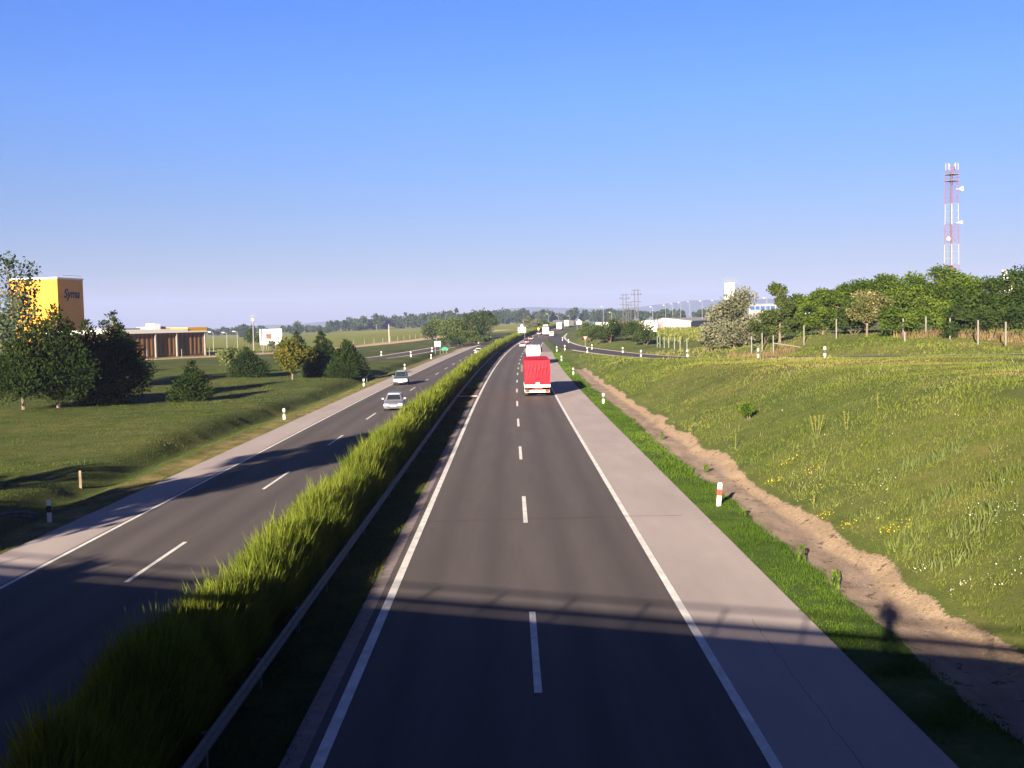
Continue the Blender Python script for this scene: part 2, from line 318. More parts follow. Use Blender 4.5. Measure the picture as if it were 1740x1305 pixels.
def marks(name,s,wd,segs,zf,dz=.009):
    V=[];F=[]
    for a,b in segs:
        ys=np.arange(a,b,6.) if b-a>6.1 else np.array([a]); ys=np.append(ys,b)
        o=len(V); 
        for y in ys:
            d=float(D(y)); z=float(zf(y,s))+dz; V+= [(s-wd/2+d,y,z),(s+wd/2+d,y,z)]
        for k in range(len(ys)-1): F.append((o+2*k,o+2*k+1,o+2*k+3,o+2*k+2))
    o=arr(name,V,F,paint); tag(o,kind='structure'); return o
marks('edge_line',-3.4,.22,[(2,1400)],zR); marks('edge_line',4.22,.2,[(2,345)],zR)
marks('edge_line',-15.5,.16,[(2,345)],zL); marks('edge_line',-8.35,.18,[(2,1400)],zL)
marks('lane_markings',.40,.16,[(20.9-18+18.15*k,26.9-18+18.15*k) for k in range(0,60)],zR)
marks('lane_markings',-11.87,.15,[(32.4-36.4+18.2*k,38.4-36.4+18.2*k) for k in range(0,60)],zL)
def ribbon(name,path,w0,w1,mat,dz,a=0,b=None):
    p=path[a:b]; t=np.gradient(p[:,:2],axis=0); t/=np.linalg.norm(t,axis=1)[:,None]; nrm=np.stack([t[:,1],-t[:,0]],1)
    A=np.c_[p[:,:2]+nrm*w0,p[:,2]+dz]; B=np.c_[p[:,:2]+nrm*w1,p[:,2]+dz]; n=len(p); i=np.arange(n-1)
    o=arr(name,np.concatenate([A,B]),np.stack([i,i+n,i+n+1,i+1],1),mat); tag(o,kind='structure'); return o
asph2=surf('ramp_asphalt',(.042,.038,.042),(.062,.056,.058),.5,.9,.2,.2)
kerbc=surf('kerb_concrete',(.42,.37,.33),(.6,.54,.48),1.5,.9,.2,.1)
ribbon('ramp_right',RAMP_R,-3,3,asph2,.012)
ribbon('ramp_kerb',RAMP_R,-3.8,-3,kerbc,.016); ribbon('ramp_kerb',RAMP_R,3,4.0,kerbc,.016,70)
ribbon('ramp_left',RAMP_L,-3,3,asph2,.012); ribbon('ramp_kerb',RAMP_L,-3.6,-3,kerbc,.016,40); ribbon('ramp_kerb',RAMP_L,3,3.8,kerbc,.016,40)
# transverse joint in the asphalt and patches
jm=surf('joint_tar',(.02,.018,.018),(.035,.03,.03))
mb=MB(); pts=[(x,39.9+.05*math.sin(x*3)+.03*x,.009) for x in np.linspace(-3.5,6.3,24)]
for a_,b_ in zip(pts[:-1],pts[1:]): mb.quad((a_[0],a_[1]-.02,a_[2]),(b_[0],b_[1]-.02,b_[2]),(b_[0],b_[1]+.02,b_[2]),(a_[0],a_[1]+.02,a_[2]))
tag(mb.build('road_joint',jm,recalc=False),kind='structure')
gj=random.Random(5); mb=MB()
def crack(x0,y0,x1,y1,w_=.012,n_=22,zf=0.0085):
    p=[(x0+(x1-x0)*t/n_+gj.uniform(-.03,.03),y0+(y1-y0)*t/n_,zf) for t in range(n_+1)]
    for a_,b_ in zip(p[:-1],p[1:]):
        dx,dy=b_[0]-a_[0],b_[1]-a_[1]; l_=math.hypot(dx,dy); ox,oy=-dy/l_*w_,dx/l_*w_; mb.quad((a_[0]-ox,a_[1]-oy,a_[2]),(b_[0]-ox,b_[1]-oy,b_[2]),(b_[0]+ox,b_[1]+oy,b_[2]),(a_[0]+ox,a_[1]+oy,a_[2]))
crack(5.6,17,5.75,26,.0045,30)
for y_ in (58,84): crack(4.45,y_,7.05,y_+.05,.007,8)
tag(mb.build('road_cracks',jm,recalc=False),kind='structure')
# ------------------------------------------------------------ hills
HP=[(-400,585),(-200,582),(0,578),(200,573),(350,562),(400,556),(450,553),(520,549),(600,546),(640,544),(680,539),(720,536),(760,534),(820,529),(860,523),(900,520),(950,522),(1000,525),(1040,523),(1090,521),(1130,517),(1170,512),(1230,510),(1300,508),(1400,514),(1500,512),(1700,516),(1900,520),(2200,530)]
def hray(x,y,Yd):
    d=f+cr*((x-870)/1830)+cu*((652.5-y)/1830); t=Yd/d.y; return d.x*t,CH+d.z*t
hillm=surf('hill_forest',(.030,.045,.018),(.055,.07,.03),.004,.95,0,.1,fine=.03)
def hillrange(name,pts,Yd,drop,depth):
    xs=[];zs=[]
    for x,y in pts:
        a_,b_=hray(x,y,Yd); xs.append(a_); zs.append(b_)
    X=np.linspace(xs[0],xs[-1],420); Z=np.interp(X,xs,zs)+(vnoise(X,X*0,260,3)-.5)*14+(vnoise(X,X*0,70,4)-.5)*6-drop
    rows_=[(0,-1,0),(.35,-.6,.2),(.7,-.3,.62),(1,0,1),(.7,.4,.7),(0,1,0)]
    V=[];
    for h_,dy,q in rows_:
        V.append(np.stack([X,Yd+dy*depth+(vnoise(X,X*0+dy*9,400,7)-.5)*300,-12+(Z+12)*q+(vnoise(X,X*0+dy*7,150,5)-.5)*18*(0<q<1)],1))
    V=np.concatenate(V); n=len(X); i=np.arange((len(rows_)-1)*n).reshape(-1,n)[:,:-1].ravel(); o=arr(name,V,np.stack([i,i+1,i+n+1,i+n],1),hillm,smooth=True); tag(o,kind='structure')
hillrange('hills',HP,7600,0,900)
hillrange('hills',[(-500,588),(200,579),(400,568),(560,556),(700,551),(860,547),(1000,545),(1300,540),(1900,532)],4800,0,500)
# ------------------------------------------------------------ bridge under the photographer
BD=Vector((1,-.377,0)).normalized(); BN=Vector((.377,1,0)).normalized()   # along, forward
def bp_(a,b,z): 
    q=BD*a+BN*b; return (q.x,q.y,z)
concb=surf('bridge_concrete',(.28,.26,.24),(.38,.36,.33),1,.9,.3); steel=surf('galvanised_steel',(.055,.06,.065),(.11,.12,.125),4,.7,.05,.15)
br=thing('road_bridge','concrete road bridge with steel railing the picture is taken from','bridge',(0,0,0))
m_=MB(); 
rot=math.atan2(BD.y,BD.x)
m_.box(bp_(0,-5.0,5.35),(150,9.8,.9),rot); m_.build('deck',concb,br)
m_=MB(); m_.box(bp_(0,.02,6.02),(150,.40,.46),rot); m_.box(bp_(0,-9.9,5.97),(150,.40,.36),rot); m_.build('kerb',concb,br)
m_=MB(); m_.bar(bp_(-75,.08,6.85),bp_(75,.08,6.85),.035,8); m_.build('handrail',steel,br)
m_=MB(); m_.box(bp_(0,.12,6.44),(150,.06,.20),rot); m_.build('guard_beam',steel,br)
for i in range(-27,28): m_=MB(); m_.bar(bp_(i*2.0+.3,.06,6.1),bp_(i*2.0+.3,.06,6.85),.035,6); m_.build('railing_post',steel,br)
for a_ in (-45,-27,-7,9.5,29):
    m_=MB()
    for b_ in (-8,-5,-2): m_.bar(bp_(a_-b_*.377,b_,-1),bp_(a_-b_*.377,b_,4.95),.4,12)
    m_.build('pier',concb,br)
# ------------------------------------------------------------ photographer on the bridge (only the shadow shows)
cloth=surf('dark_jacket',(.03,.035,.05),(.05,.055,.07)); skin=surf('skin',(.45,.28,.2),(.5,.33,.25),8,.6,0)
def skinfig(name,mat,verts,edges,rad,parent=None,loc=(0,0,0),root=0,lv=1):
    me=bpy.data.meshes.new(name); me.from_pydata(verts,edges,[]); o=bpy.data.objects.new(name,me); COL.objects.link(o)
    m=o.modifiers.new('skin','SKIN'); 
    for i,r_ in enumerate(rad): me.skin_vertices[0].data[i].radius=(r_,r_) if not isinstance(r_,tuple) else r_
    me.skin_vertices[0].data[root].use_root=True
    sb=o.modifiers.new('sub','SUBSURF'); sb.levels=lv; sb.render_levels=lv; me.materials.append(mat); 
    if parent: o.parent=parent
    o.location=loc; return o
pv=[(0,0,.92),(0,0,1.15),(0,0,1.38),(0,.01,1.50),(0,.03,1.60),(0,.03,1.69),
 (-.19,0,1.40),(-.27,.06,1.16),(-.14,.26,1.36),(-.07,.32,1.54),(.19,0,1.40),(.27,.06,1.16),(.14,.26,1.36),(.07,.32,1.54),
 (-.1,0,.88),(-.11,.02,.48),(-.11,-.03,.08),(-.12,.12,.04),(.1,0,.88),(.11,.02,.48),(.11,-.03,.08),(.12,.12,.04)]
pe=[(0,1),(1,2),(2,3),(3,4),(4,5),(2,6),(6,7),(7,8),(8,9),(2,10),(10,11),(11,12),(12,13),(0,14),(14,15),(15,16),(16,17),(0,18),(18,19),(19,20),(20,21)]
pr=[.15,.13,.16,.06,.095,.08,.07,.05,.04,.035,.07,.05,.04,.035,.09,.065,.045,.04,.09,.065,.045,.04]
ph=skinfig('person',cloth,pv,pe,pr,loc=(.08,-.42,5.80)); me_=ph.data; me_.update()
tag(ph,'photographer in dark clothes standing at the bridge railing holding up a camera','person')
# ------------------------------------------------------------ plants
def leaves(P,size,dirs=None,aspect=.6,jit=1.0,g=rng):
    # one rhombus leaf (or leaf spray) at each point
    n=len(P); a=g.normal(size=(n,3)); 
    if dirs is not None: a=dirs+a*jit
    a/=np.linalg.norm(a,axis=1)[:,None]+1e-9; b=np.cross(a,g.normal(size=(n,3))); b/=np.linalg.norm(b,axis=1)[:,None]+1e-9
    s=(size*g.uniform(.6,1.4,n))[:,None]; 
    V=np.stack([P-a*s*.5,P+b*s*aspect*.5,P+a*s*.5,P-b*s*aspect*.5],1).reshape(-1,3); F=np.arange(4*n).reshape(n,4); return V,F
def limbs(h,tr,lobes,seed,trunk_h):
    g=random.Random(seed); m=MB(); p=Vector((0,0,-.3)); k=5; pts=[p]
    for i in range(1,k+1): pts.append(Vector((g.uniform(-.05,.05)*h*.5*i/k,g.uniform(-.05,.05)*h*.5*i/k,h*.8*i/k)))
    for i in range(k): m.bar(pts[i],pts[i+1],tr*(1-i/(k+1.)),7,tr*(1-(i+1)/(k+1.)))
    for c_,r_ in lobes[::max(1,len(lobes)//14)]:
        t=min(max((c_[2]-r_)/(h*.8),trunk_h/h*.8),.85); q=t*k; i=min(int(q),k-1); a_=pts[i].lerp(pts[i+1],q-i)
        mid=a_.lerp(Vector(c_),.5)+Vector((0,0,-.04*h)); m.bar(a_,mid,tr*.38,5,tr*.25); m.bar(mid,Vector(c_),tr*.25,5,tr*.08)
    return m
def tree(name,label,cat,X,Y,h,wd,mat,kind='round',n=4000,ls=.3,trunk=.25,tr=None,seed=1,group=None,z=None,lob=None,bark_=None):
    g=np.random.default_rng(seed); rx=wd/2; lobes=[]; z0=g1(X,Y) if z is None else z
    cb=h*trunk
    if kind in('pine','cone'):
        K=lob or 26
        for i in range(K):
            t=(i+.5)/K; zz=cb+(h-cb)*t*.97; rr=rx*(1-t)**.75*(1.0 if kind=='pine' else .9)*g.uniform(.75,1.1)+.12; a=i*2.4+g.uniform(-.4,.4)
            d=rr*g.uniform(.45,.75); lobes.append(((d*math.cos(a),d*math.sin(a),zz),max(.35,rr*.62)))
        lobes.append(((0,0,h-.5),.3)); flat=.75
    elif kind=='bush':
        K=lob or 12; flat=.85
        for i in range(K):
            a=g.uniform(0,6.28); q=math.sqrt(g.uniform(0,1))*.68; hz=g.uniform(.3,.78)*(1-.45*q*q); lobes.append(((rx*q*math.cos(a),rx*q*math.sin(a),h*hz),min(rx,h*.6)*g.uniform(.28,.45)))
    else:
        K=lob or 18; flat=.6 if kind=='acacia' else .85
        for i in range(K):
            a=g.uniform(0,6.28); t=g.uniform(0,1); q=math.sqrt(g.uniform(.05,1)); env=math.sin(math.pi*(.12+.80*t))**.6
            zz=cb+(h-cb)*(.1+.80*t); r_=rx*g.uniform(.24,.42) ; d=max(rx*env*q-r_*.6,0); lobes.append(((d*math.cos(a),d*math.sin(a),zz),r_))
    wts=np.array([l[1]**2.2 for l in lobes]); wts/=wts.sum(); ids=g.choice(len(lobes),n,p=wts)
    C_=np.array([l[0] for l in lobes])[ids]; Rr=np.array([l[1] for l in lobes])[ids]; d=g.normal(size=(n,3)); d/=np.linalg.norm(d,axis=1)[:,None]
    rad=g.uniform(0,1,n)**.42*Rr*g.uniform(.85,1.25,n); P=C_+d*rad[:,None]*np.array([1,1,flat]); P[:,2]=np.maximum(P[:,2],.05+.1*g.uniform(0,1,n))
    if kind in('pine','cone'): dirs=d*np.array([1,1,.3])+np.array([0,0,.7]); V,F=leaves(P,ls,dirs,.45,.35,g)
    elif kind=='acacia': V,F=leaves(P,ls,d*np.array([1,1,.2])+np.array([0,0,.15]),.55,.5,g)
    else: V,F=leaves(P,ls,None,.65,1,g)
    lt=g.uniform(0,1,len(lobes))[ids]; tint=np.clip(.65*lt+.35*g.uniform(0,1,n),0,1)
    o=thing(name,label,cat,(X,Y,z0),g.uniform(0,6),group)
    arr('crown' if cat=='tree' else 'foliage',V,F,mat,tint,o)
    if cat=='tree': limbs(h,tr or h*.018+.05,lobes,seed,cb).build('trunk',bark_ or bark,o)
    else:
        m=MB(); 
        for i in range(7):
            q=lobes[int(g.integers(len(lobes)))][0]; m.bar((q[0]*.1,q[1]*.1,-.15),(q[0],q[1],q[2]),.05,5,.02)
        m.build('stem',bark_ or bark,o)
    return o
bark=surf('bark',(.09,.07,.05),(.17,.13,.10),3,.95,.6,.1,fine=20)
pine_m=leafmat('pine_needles',(.008,.020,.006),(.030,.046,.012),.2)
acacd_m=leafmat('locust_leaves_dark',(.016,.034,.008),(.050,.082,.016),.3)
acac_m=leafmat('locust_leaves',(.014,.036,.007),(.105,.155,.022),.35)
dark_m=leafmat('broad_leaves_dark',(.018,.034,.010),(.055,.080,.020),.3)
mid_m=leafmat('broad_leaves_mid',(.030,.052,.014),(.085,.110,.030),.3)
yel_m=leafmat('yellowing_leaves',(.035,.05,.010),(.105,.105,.016),.3,(.17,.10,.018))
silver_m=leafmat('silver_leaves',(.055,.065,.035),(.19,.195,.125),.25)
grey_m=leafmat('poplar_leaves',(.025,.045,.022),(.085,.115,.065),.3)
bloom_m=leafmat('flowering_leaves',(.05,.075,.02),(.14,.14,.05),.3,(.42,.33,.20))
bloomw_m=leafmat('white_flowering_leaves',(.05,.08,.02),(.13,.15,.05),.3,(.55,.53,.40))
far_m=leafmat('far_wood_leaves',(.018,.032,.012),(.050,.072,.024),.25)
farb_m=leafmat('far_bush_leaves',(.07,.085,.045),(.13,.14,.08),.3)
# left group
LG='pines on the grass left of the motorway'
def px(x,y,z=0.):
    d=f+cr*((x-870)/1830)+cu*((652.5-y)/1830); t=(z-CH)/d.z; return d.x*t,d.y*t
def TP(x,y,z=.1):
    # march along the sight line to where it meets the land
    d=f+cr*((x-870)/1830)+cu*((652.5-y)/1830); ys=np.arange(14,900,.4); t=ys/d.y; xs=d.x*t; zs=CH+d.z*t
    k=np.nonzero(zs<=gz(xs,ys))[0]; i=int(k[0]) if len(k) else len(ys)-1
    return float(xs[i]),float(ys[i])
def T(nm,lb,cat,x,y,*a,**k): X,Y=TP(x,y); return tree(nm,lb,cat,X,Y,*a,**k)
T('pine_tree','dark pine at the left edge of the photo with thin pale trunk','tree',40,698,7.6,6.6,pine_m,'pine',9500,.30,.26,seed=11,group=LG)
T('pine_tree','dark pine in front of the yellow tower, second trunk from the left edge','tree',100,694,9.9,8.0,pine_m,'pine',14000,.32,.22,seed=12,group=LG)
T('pine_tree','dark thick-stemmed pine in the middle of the left clump','tree',152,686,8.6,7.2,pine_m,'pine',14000,.32,.12,tr=.32,seed=13,group=LG)
T('pine_tree','tall dark pine with ragged top at the right of the left clump','tree',196,681,9.5,6.8,pine_m,'pine',14000,.32,.16,seed=14,group=LG)
T('pine_tree','spreading dark pine behind the left clump touching the dark shed','tree',207,657,8.2,6.5,pine_m,'pine',9500,.34,.14,seed=15,group=LG)
T('pine_tree','small bushy pine standing alone right of the left clump','tree',327,682,4.2,4.2,pine_m,'pine',7000,.27,.04,seed=16,group=LG)
T('poplar_tree','loose pale grey-green poplar rising before the yellow tower','tree',30,668,16.6,11,grey_m,'round',3600,.42,.22,seed=17,lob=22)
T('dark_tree','dark rounded tree filling the left edge behind the pines','tree',-10,650,10.5,11,dark_m,'round',4200,.4,.1,seed=18)
T('flowering_shrub','pale white-flowering shrub beside the small pine','shrub',395,626,4.6,6.6,bloomw_m,'bush',3000,.34,seed=20)
T('pine_tree','small dark pine with low crown right of the white-flowering shrub','tree',421,641,4.5,5.6,pine_m,'pine',7000,.32,.16,seed=21,group=LG)
T('yellowing_tree','small yellow-orange tree on a thin bare trunk','tree',497,645,5.2,6.4,yel_m,'round',4200,.34,.30,seed=22)
T('pine_tree','dark pine behind the yellow-orange tree','tree',505,622,6.4,5.4,pine_m,'pine',6000,.36,.1,seed=23,group=LG)
T('pine_tree','dark pine with a tall thin top left in the clump beside the motorway','tree',548,640,6.8,5.8,pine_m,'pine',11000,.34,.04,seed=24,group=LG)
T('pine_tree','broad dark pine rightmost of the clump beside the motorway','tree',590,641,5.4,6.6,pine_m,'pine',11000,.34,.03,seed=25,group=LG)
# off-frame trees on the left whose shade crosses the carriageway
OG='trees beyond the left edge that shade the carriageway'
for i,(x,y,h,wd) in enumerate([(-27.8,19,16,9.5),(-35,24,9.5,7),(-37,15,11,8),(-25,2,8,6)]):
    tree('roadside_tree',['tallest leafy tree outside the left edge, its shade on the left carriageway','leafy tree outside the left edge, nearest the hard shoulder','leafy tree outside the left edge, farthest from the road','leafy tree outside the left edge beside the bridge'][i],'tree',x,y,h,wd,dark_m,'round',12000 if i==0 else 3500,.5,.1,seed=40+i,lob=30,group=OG)
# low scrub across the ditch
# centre-left trees
T('roadside_tree','rounded mid-green tree left of the far bend','tree',775,581,8,16,mid_m,'round',4200,.8,.1,seed=50)
T('roadside_tree','mid-green tree touching the left fence end','tree',742,578,8.5,15,mid_m,'round',3200,.8,.1,seed=51)
T('roadside_tree','tallest grey-green tree left of the far bend','tree',800,578,9.8,15,dark_m,'round',3200,.8,.1,seed=52)
T('roadside_tree','dark tree rightmost of the group left of the far bend','tree',826,572,11,17,dark_m,'round',3200,.9,.1,seed=53)
T('low_bush','dark low bush beside the white road sign','bush',790,587,5.5,14,mid_m,'bush',2500,.5,seed=54)
T('low_bush','dark bush behind the green road sign','bush',768,590,4.5,9,dark_m,'bush',1800,.4,seed=55)
T('low_bush','flat dark bush between the two left delineators','bush',815,583,3.0,14,dark_m,'bush',1600,.45,seed=56)
T('low_bush','round grey-green bush behind the white gantry board','bush',905,561,8,17,farb_m,'bush',2500,.8,seed=57)
T('low_bush','mid-green bush left of the far white lorry','bush',921,559,6,11,mid_m,'bush',1500,.7,seed=58)
T('low_bush','small dark bush under the utility pole','bush',431,587,8,8,dark_m,'bush',1500,.7,seed=59)
T('low_bush','grey bush at the foot of the billboard','bush',470,595,3.4,6,farb_m,'bush',900,.5,seed=60)
# right-hand bushes by the ramp
BG='bushes on the bank beside the ramp'
for i,(x,y,h,wd,mm,lb) in enumerate([(990,577,6.0,9,mid_m,'leftmost green bush on the ramp bank'),(1006,581,6.0,9,mid_m,'green bush just right of the leftmost bush on the ramp bank'),(1022,584,5.0,8,dark_m,'brownish bush in the middle of the ramp bank'),(1038,581,6.2,9,dark_m,'dark bush right of the brownish one on the ramp bank'),(1058,577,6.6,11,mid_m,'tall green bush left of the wire fence'),(1080,583,5.6,11,dark_m,'rounded dark bush in front of the grey shed end'),(1097,586,4.2,9,dark_m,'low dark bush at the right end of the ramp bank'),(1052,566,5.4,12,mid_m,'green bush in front of the parked lorries')]):
    T('bank_bush',lb,'bush',x,y,h,wd,mm,'bush',3400,.36,seed=70+i,group=BG)
T('silver_tree','silver-green oleaster tree with drooping low branches','tree',1248,592,9.3,11.5,silver_m,'round',10000,.36,.04,seed=83,lob=19)
T('silver_shrub','low silver-green shrub at the left foot of the oleaster','shrub',1203,597,4.2,6.4,silver_m,'bush',3200,.32,seed=81)
T('low_bush','dark green bush at the right foot of the oleaster','bush',1270,588,3.6,9,dark_m,'bush',3600,.3,seed=82)
T('roadside_tree','upright olive-green tree right of the oleaster','tree',1325,582,8.6,5.2,mid_m,'round',6000,.3,.05,seed=83)
T('low_bush','green bush filling the gap behind the fence corner','bush',1300,585,4.0,8,mid_m,'bush',3000,.3,seed=84)
WG='locust trees along the right fence'
def TT(nm,lb,cat,x,yt,Y,*a_,**k):
    X,zt=hray(x,yt,Y); return tree(nm,lb,cat,X,Y,zt-g1(X,Y),*a_,**k)
for i,(x,yt,Y,wd,lb) in enumerate([(1360,498,150,6.5,'leftmost locust tree with low crown'),(1398,492,148,7,'locust tree left of the pink-flowering tree'),(1436,484,146,7,'locust tree behind the left of the pink-flowering tree'),(1466,464,145,7.5,'locust tree rising behind the pink-flowering tree'),(1514,464,143,7.5,'locust tree right behind the pink-flowering tree'),(1552,462,141,7.5,'broad locust tree left of the mast'),(1598,452,139,9,'tall locust tree in front of the mast foot'),(1648,458,136,7.5,'locust tree just right of the mast'),(1690,464,133,8,'dark locust tree in front of the white silo'),(1738,455,131,9,'dark locust tree at the right edge of the photo'),(1790,455,130,9,'locust tree beyond the right edge')]):
    TT('locust_tree',lb,'tree',x,yt,Y,wd,acac_m if i<8 else acacd_m,'acacia',9500,.34,.06,seed=90+i,group=WG,lob=34)
for i,(x,y,h,wd,lb) in enumerate([(1380,573,4.5,7,'leftmost low green understorey bush'),(1450,571,4,7,'dark bush under the pink-flowering tree'),(1540,574,4.3,8,'bright bush behind the middle fence posts'),(1590,576,4.5,8,'bush under the tall locust in front of the mast'),(1640,578,4.2,8,'bush right below the mast'),(1700,580,4.6,9,'dark bush at the right behind the dry grass')]):
    T('understorey_bush',lb,'bush',x,y-3,h,wd,acac_m if i in(2,3) else dark_m,'bush',3500,.3,seed=110+i,group='bushes under the locust trees')
T('flowering_tree','pink-beige flowering tree with two pale trunks','tree',1473,571,5.6,7.2,bloom_m,'acacia',5200,.27,.34,seed=120,lob=26)
T('small_shrub','small round green shrub alone on the right slope','shrub',1273,717,1.25,1.7,acac_m,'bush',1100,.13,seed=121)
# far wood: one mass
def wood(name,pts,n,ls,hmin,hmax,mat,depth,seed):
    g=np.random.default_rng(seed); P=[];tt=[]
    xs=[p[0] for p in pts]; 
    nt_=int(n[0]); per=int(n[1])
    for i in range(nt_):
        t=g.uniform(0,1)*(len(pts)-1); k=min(int(t),len(pts)-2); u=t-k
        X=pts[k][0]*(1-u)+pts[k+1][0]*u; Y=pts[k][1]*(1-u)+pts[k+1][1]*u+g.uniform(0,depth); hs_=pts[k][2]*(1-u)+pts[k+1][2]*u
        h=g.uniform(hmin,hmax)*hs_; w_=h*g.uniform(.35,.6); z0=float(outer(np.array([X]),np.array([Y]))[0])
        for j in range(5):
            c_=np.array([X+g.uniform(-.5,.5)*w_,Y+g.uniform(-.5,.5)*w_,z0+h*g.uniform(.3,.8)]); d=g.normal(size=(per//5,3)); d/=np.linalg.norm(d,axis=1)[:,None]
            q=c_+d*(g.uniform(0,1,per//5)**.4*w_*.55)[:,None]*np.array([1,1,h/w_*.5]); q[:,2]=np.maximum(q[:,2],z0); P.append(q); tt.append(np.clip(g.uniform(0,.6)+g.uniform(0,.4,len(q)),0,1))
    P=np.concatenate(P); V,F=leaves(P,ls,None,.8,1,g); o=arr(name,V,F,mat,np.concatenate(tt)); tag(o,kind='stuff'); return o
wood('far_wood',[(-620,1500,.7),(-430,1500,.8),(-330,1480,.9),(-240,1450,.5)],(110,220),3.0,8,15,far_m,60,1)
wood('far_wood',[(-245,1420,1),(-180,1400,1.3),(-120,1400,1.3),(-60,1380,1.3),(0,1380,1.35),(60,1350,1.3),(120,1320,1.1),(150,1300,1)],(260,240),2.8,7,16,far_m,90,2)
wood('far_wood',[(150,1250,.9),(230,1150,.8),(320,1100,1.0),(420,1100,1.1),(600,1100,1.2),(900,1100,1.2)],(170,240),2.6,8,16,far_m,90,3)
wood('far_wood',[(-900,600,1),(-420,560,1),(-330,560,.9)],(60,240),2.0,6,11,far_m,60,4)
# individual trees along the far field edge
for i,(x,wd,h,lb) in enumerate([(503,26,16,'isolated rounded dark tree at the far field edge right of the billboard'),(413,18,14,'far grey tree left of the utility pole'),(556,12,7,'small isolated far tree beyond the field')]):
    X,z_=hray(x,570,1250); tree('far_tree',lb,'tree',X,1250,h,wd,far_m,'round',1500,2.0,.05,seed=130+i)
for i,(x,h) in enumerate([(598,13),(640,22),(690,22),(776,24),(790,20),(890,21)]):
    X,z_=hray(x,560,1340); tree('far_tree',['low far tree in line with the yellow-orange tree','tall slender far tree in the gap left of the bend','tall slender far tree above the green field','tallest slender far tree above the bend','slender far tree right beside the tallest','far tree straight above the road end'][i],'tree',X,1340,h,8,far_m,'round',900,1.6,.2,seed=140+i)
# ------------------------------------------------------------ median hedge
hedge_m=leafmat('hedge_sprigs',(.050,.082,.010),(.165,.195,.030),.35)
def sprigs(Y,s,z,ln,wd,lean,g):
    n=len(Y); X=s+D(Y); B=np.stack([X,Y,z],1); a=np.stack([lean+g.normal(0,.22,n),g.normal(0,.28,n)+.05,np.ones(n)],1); a/=np.linalg.norm(a,axis=1)[:,None]
    t=g.uniform(0,6.28,n); b=np.stack([np.cos(t),np.sin(t),np.zeros(n)],1); w_=(wd*g.uniform(.6,1.4,n))[:,None]; l_=(ln*g.uniform(.6,1.35,n)*np.where(g.uniform(0,1,n)<.10,1.7,1))[:,None]
    V=np.stack([B-b*w_*.5,B+b*w_*.5,B+a*l_*.6+b*w_*.35+np.array([0,.0,0]),B+a*l_],1).reshape(-1,3)
    return V,np.arange(4*n).reshape(n,4)
hg=thing('median_hedge','long feathery yellow-green hedge growing along the median','hedge',(0,0,0))
Vs=[];Fs=[];ts=[];off=0; g=np.random.default_rng(5)
for y0,y1,den,ln,wd in ((4,62,1700,.40,.026),(62,125,480,.42,.06),(125,240,200,.5,.11),(240,700,60,.7,.24)):
    n=int((y1-y0)*den); Y=g.uniform(y0,y1,n); ph=Y/1.15; puff=.78+.40*vnoise(Y,Y*0,1.5,11)+.26*vnoise(Y,Y*0,.6,12)
    th=g.uniform(-.15,math.pi+.15,n); q=g.uniform(.35,1,n)**.45
    hh=1.36*puff*(.92+.16*vnoise(Y,Y*0,7,13)); wl=.76*puff
    s=-6.5+wl*np.cos(th)*q*(.95+.1*(np.cos(th)<0)); z=zr(Y)-.12+.25+hh*np.sin(np.clip(th,0,math.pi))*q
    V,F_=sprigs(Y,s,z-.05,ln,wd,.42*np.cos(th),g); Vs.append(V); Fs.append(F_+off); off+=len(V); ts.append(np.clip(.6*vnoise(Y,s,.8,14)+.55*g.uniform(0,1,n)-.05,0,1))
arr('foliage',np.concatenate(Vs),np.concatenate(Fs),hedge_m,np.concatenate(ts),hg)
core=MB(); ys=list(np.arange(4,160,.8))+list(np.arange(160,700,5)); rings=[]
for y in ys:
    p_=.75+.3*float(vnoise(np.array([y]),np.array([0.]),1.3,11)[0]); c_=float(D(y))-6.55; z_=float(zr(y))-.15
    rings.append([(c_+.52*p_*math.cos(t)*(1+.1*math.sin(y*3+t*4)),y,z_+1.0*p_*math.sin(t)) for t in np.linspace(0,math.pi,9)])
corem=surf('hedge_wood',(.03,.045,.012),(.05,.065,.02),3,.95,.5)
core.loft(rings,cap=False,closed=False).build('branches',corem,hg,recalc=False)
# guard rails in the median
def guardrail(name,label,s,Y0,Y1,side,group,dz=0,zf=None,post=True):
    o=thing(name,label,'guard rail',(0,0,0),0,group); m=MB(); prof=[(0,.42),(.05,.47),(.05,.52),(0,.575),(.05,.63),(.05,.68),(0,.73),(-.015,.73),(-.015,.42)]
    rings=[]
    for y in np.concatenate([np.arange(Y0,min(Y1,200),4.),np.arange(200,Y1,12.)]) if Y1>200 else np.linspace(Y0,Y1,max(3,int((Y1-Y0)/2))):
        zz=float(zr(y))+dz; x=s+float(D(y)); rings.append([(x+side*p[0],y,zz+p[1]) for p in prof])
    m.loft(rings).build('beam',steel,o)
    y=Y0; k=0
    while y<min(Y1,330) and k<100:
        zz=float(zr(y))+dz; p=MB(); p.box((s+float(D(y))-side*.07,y,zz+.3),(.08,.1,.86)); p.build('post',steel,o); y+=4; k+=1
    return o
guardrail('guard_rail','steel guard rail on the right side of the median hedge',-5.3,6,700,1,'median guard rails',-.22)
guardrail('guard_rail','steel guard rail on the left side of the hedge',-7.45,6,700,-1,'median guard rails',-.25)
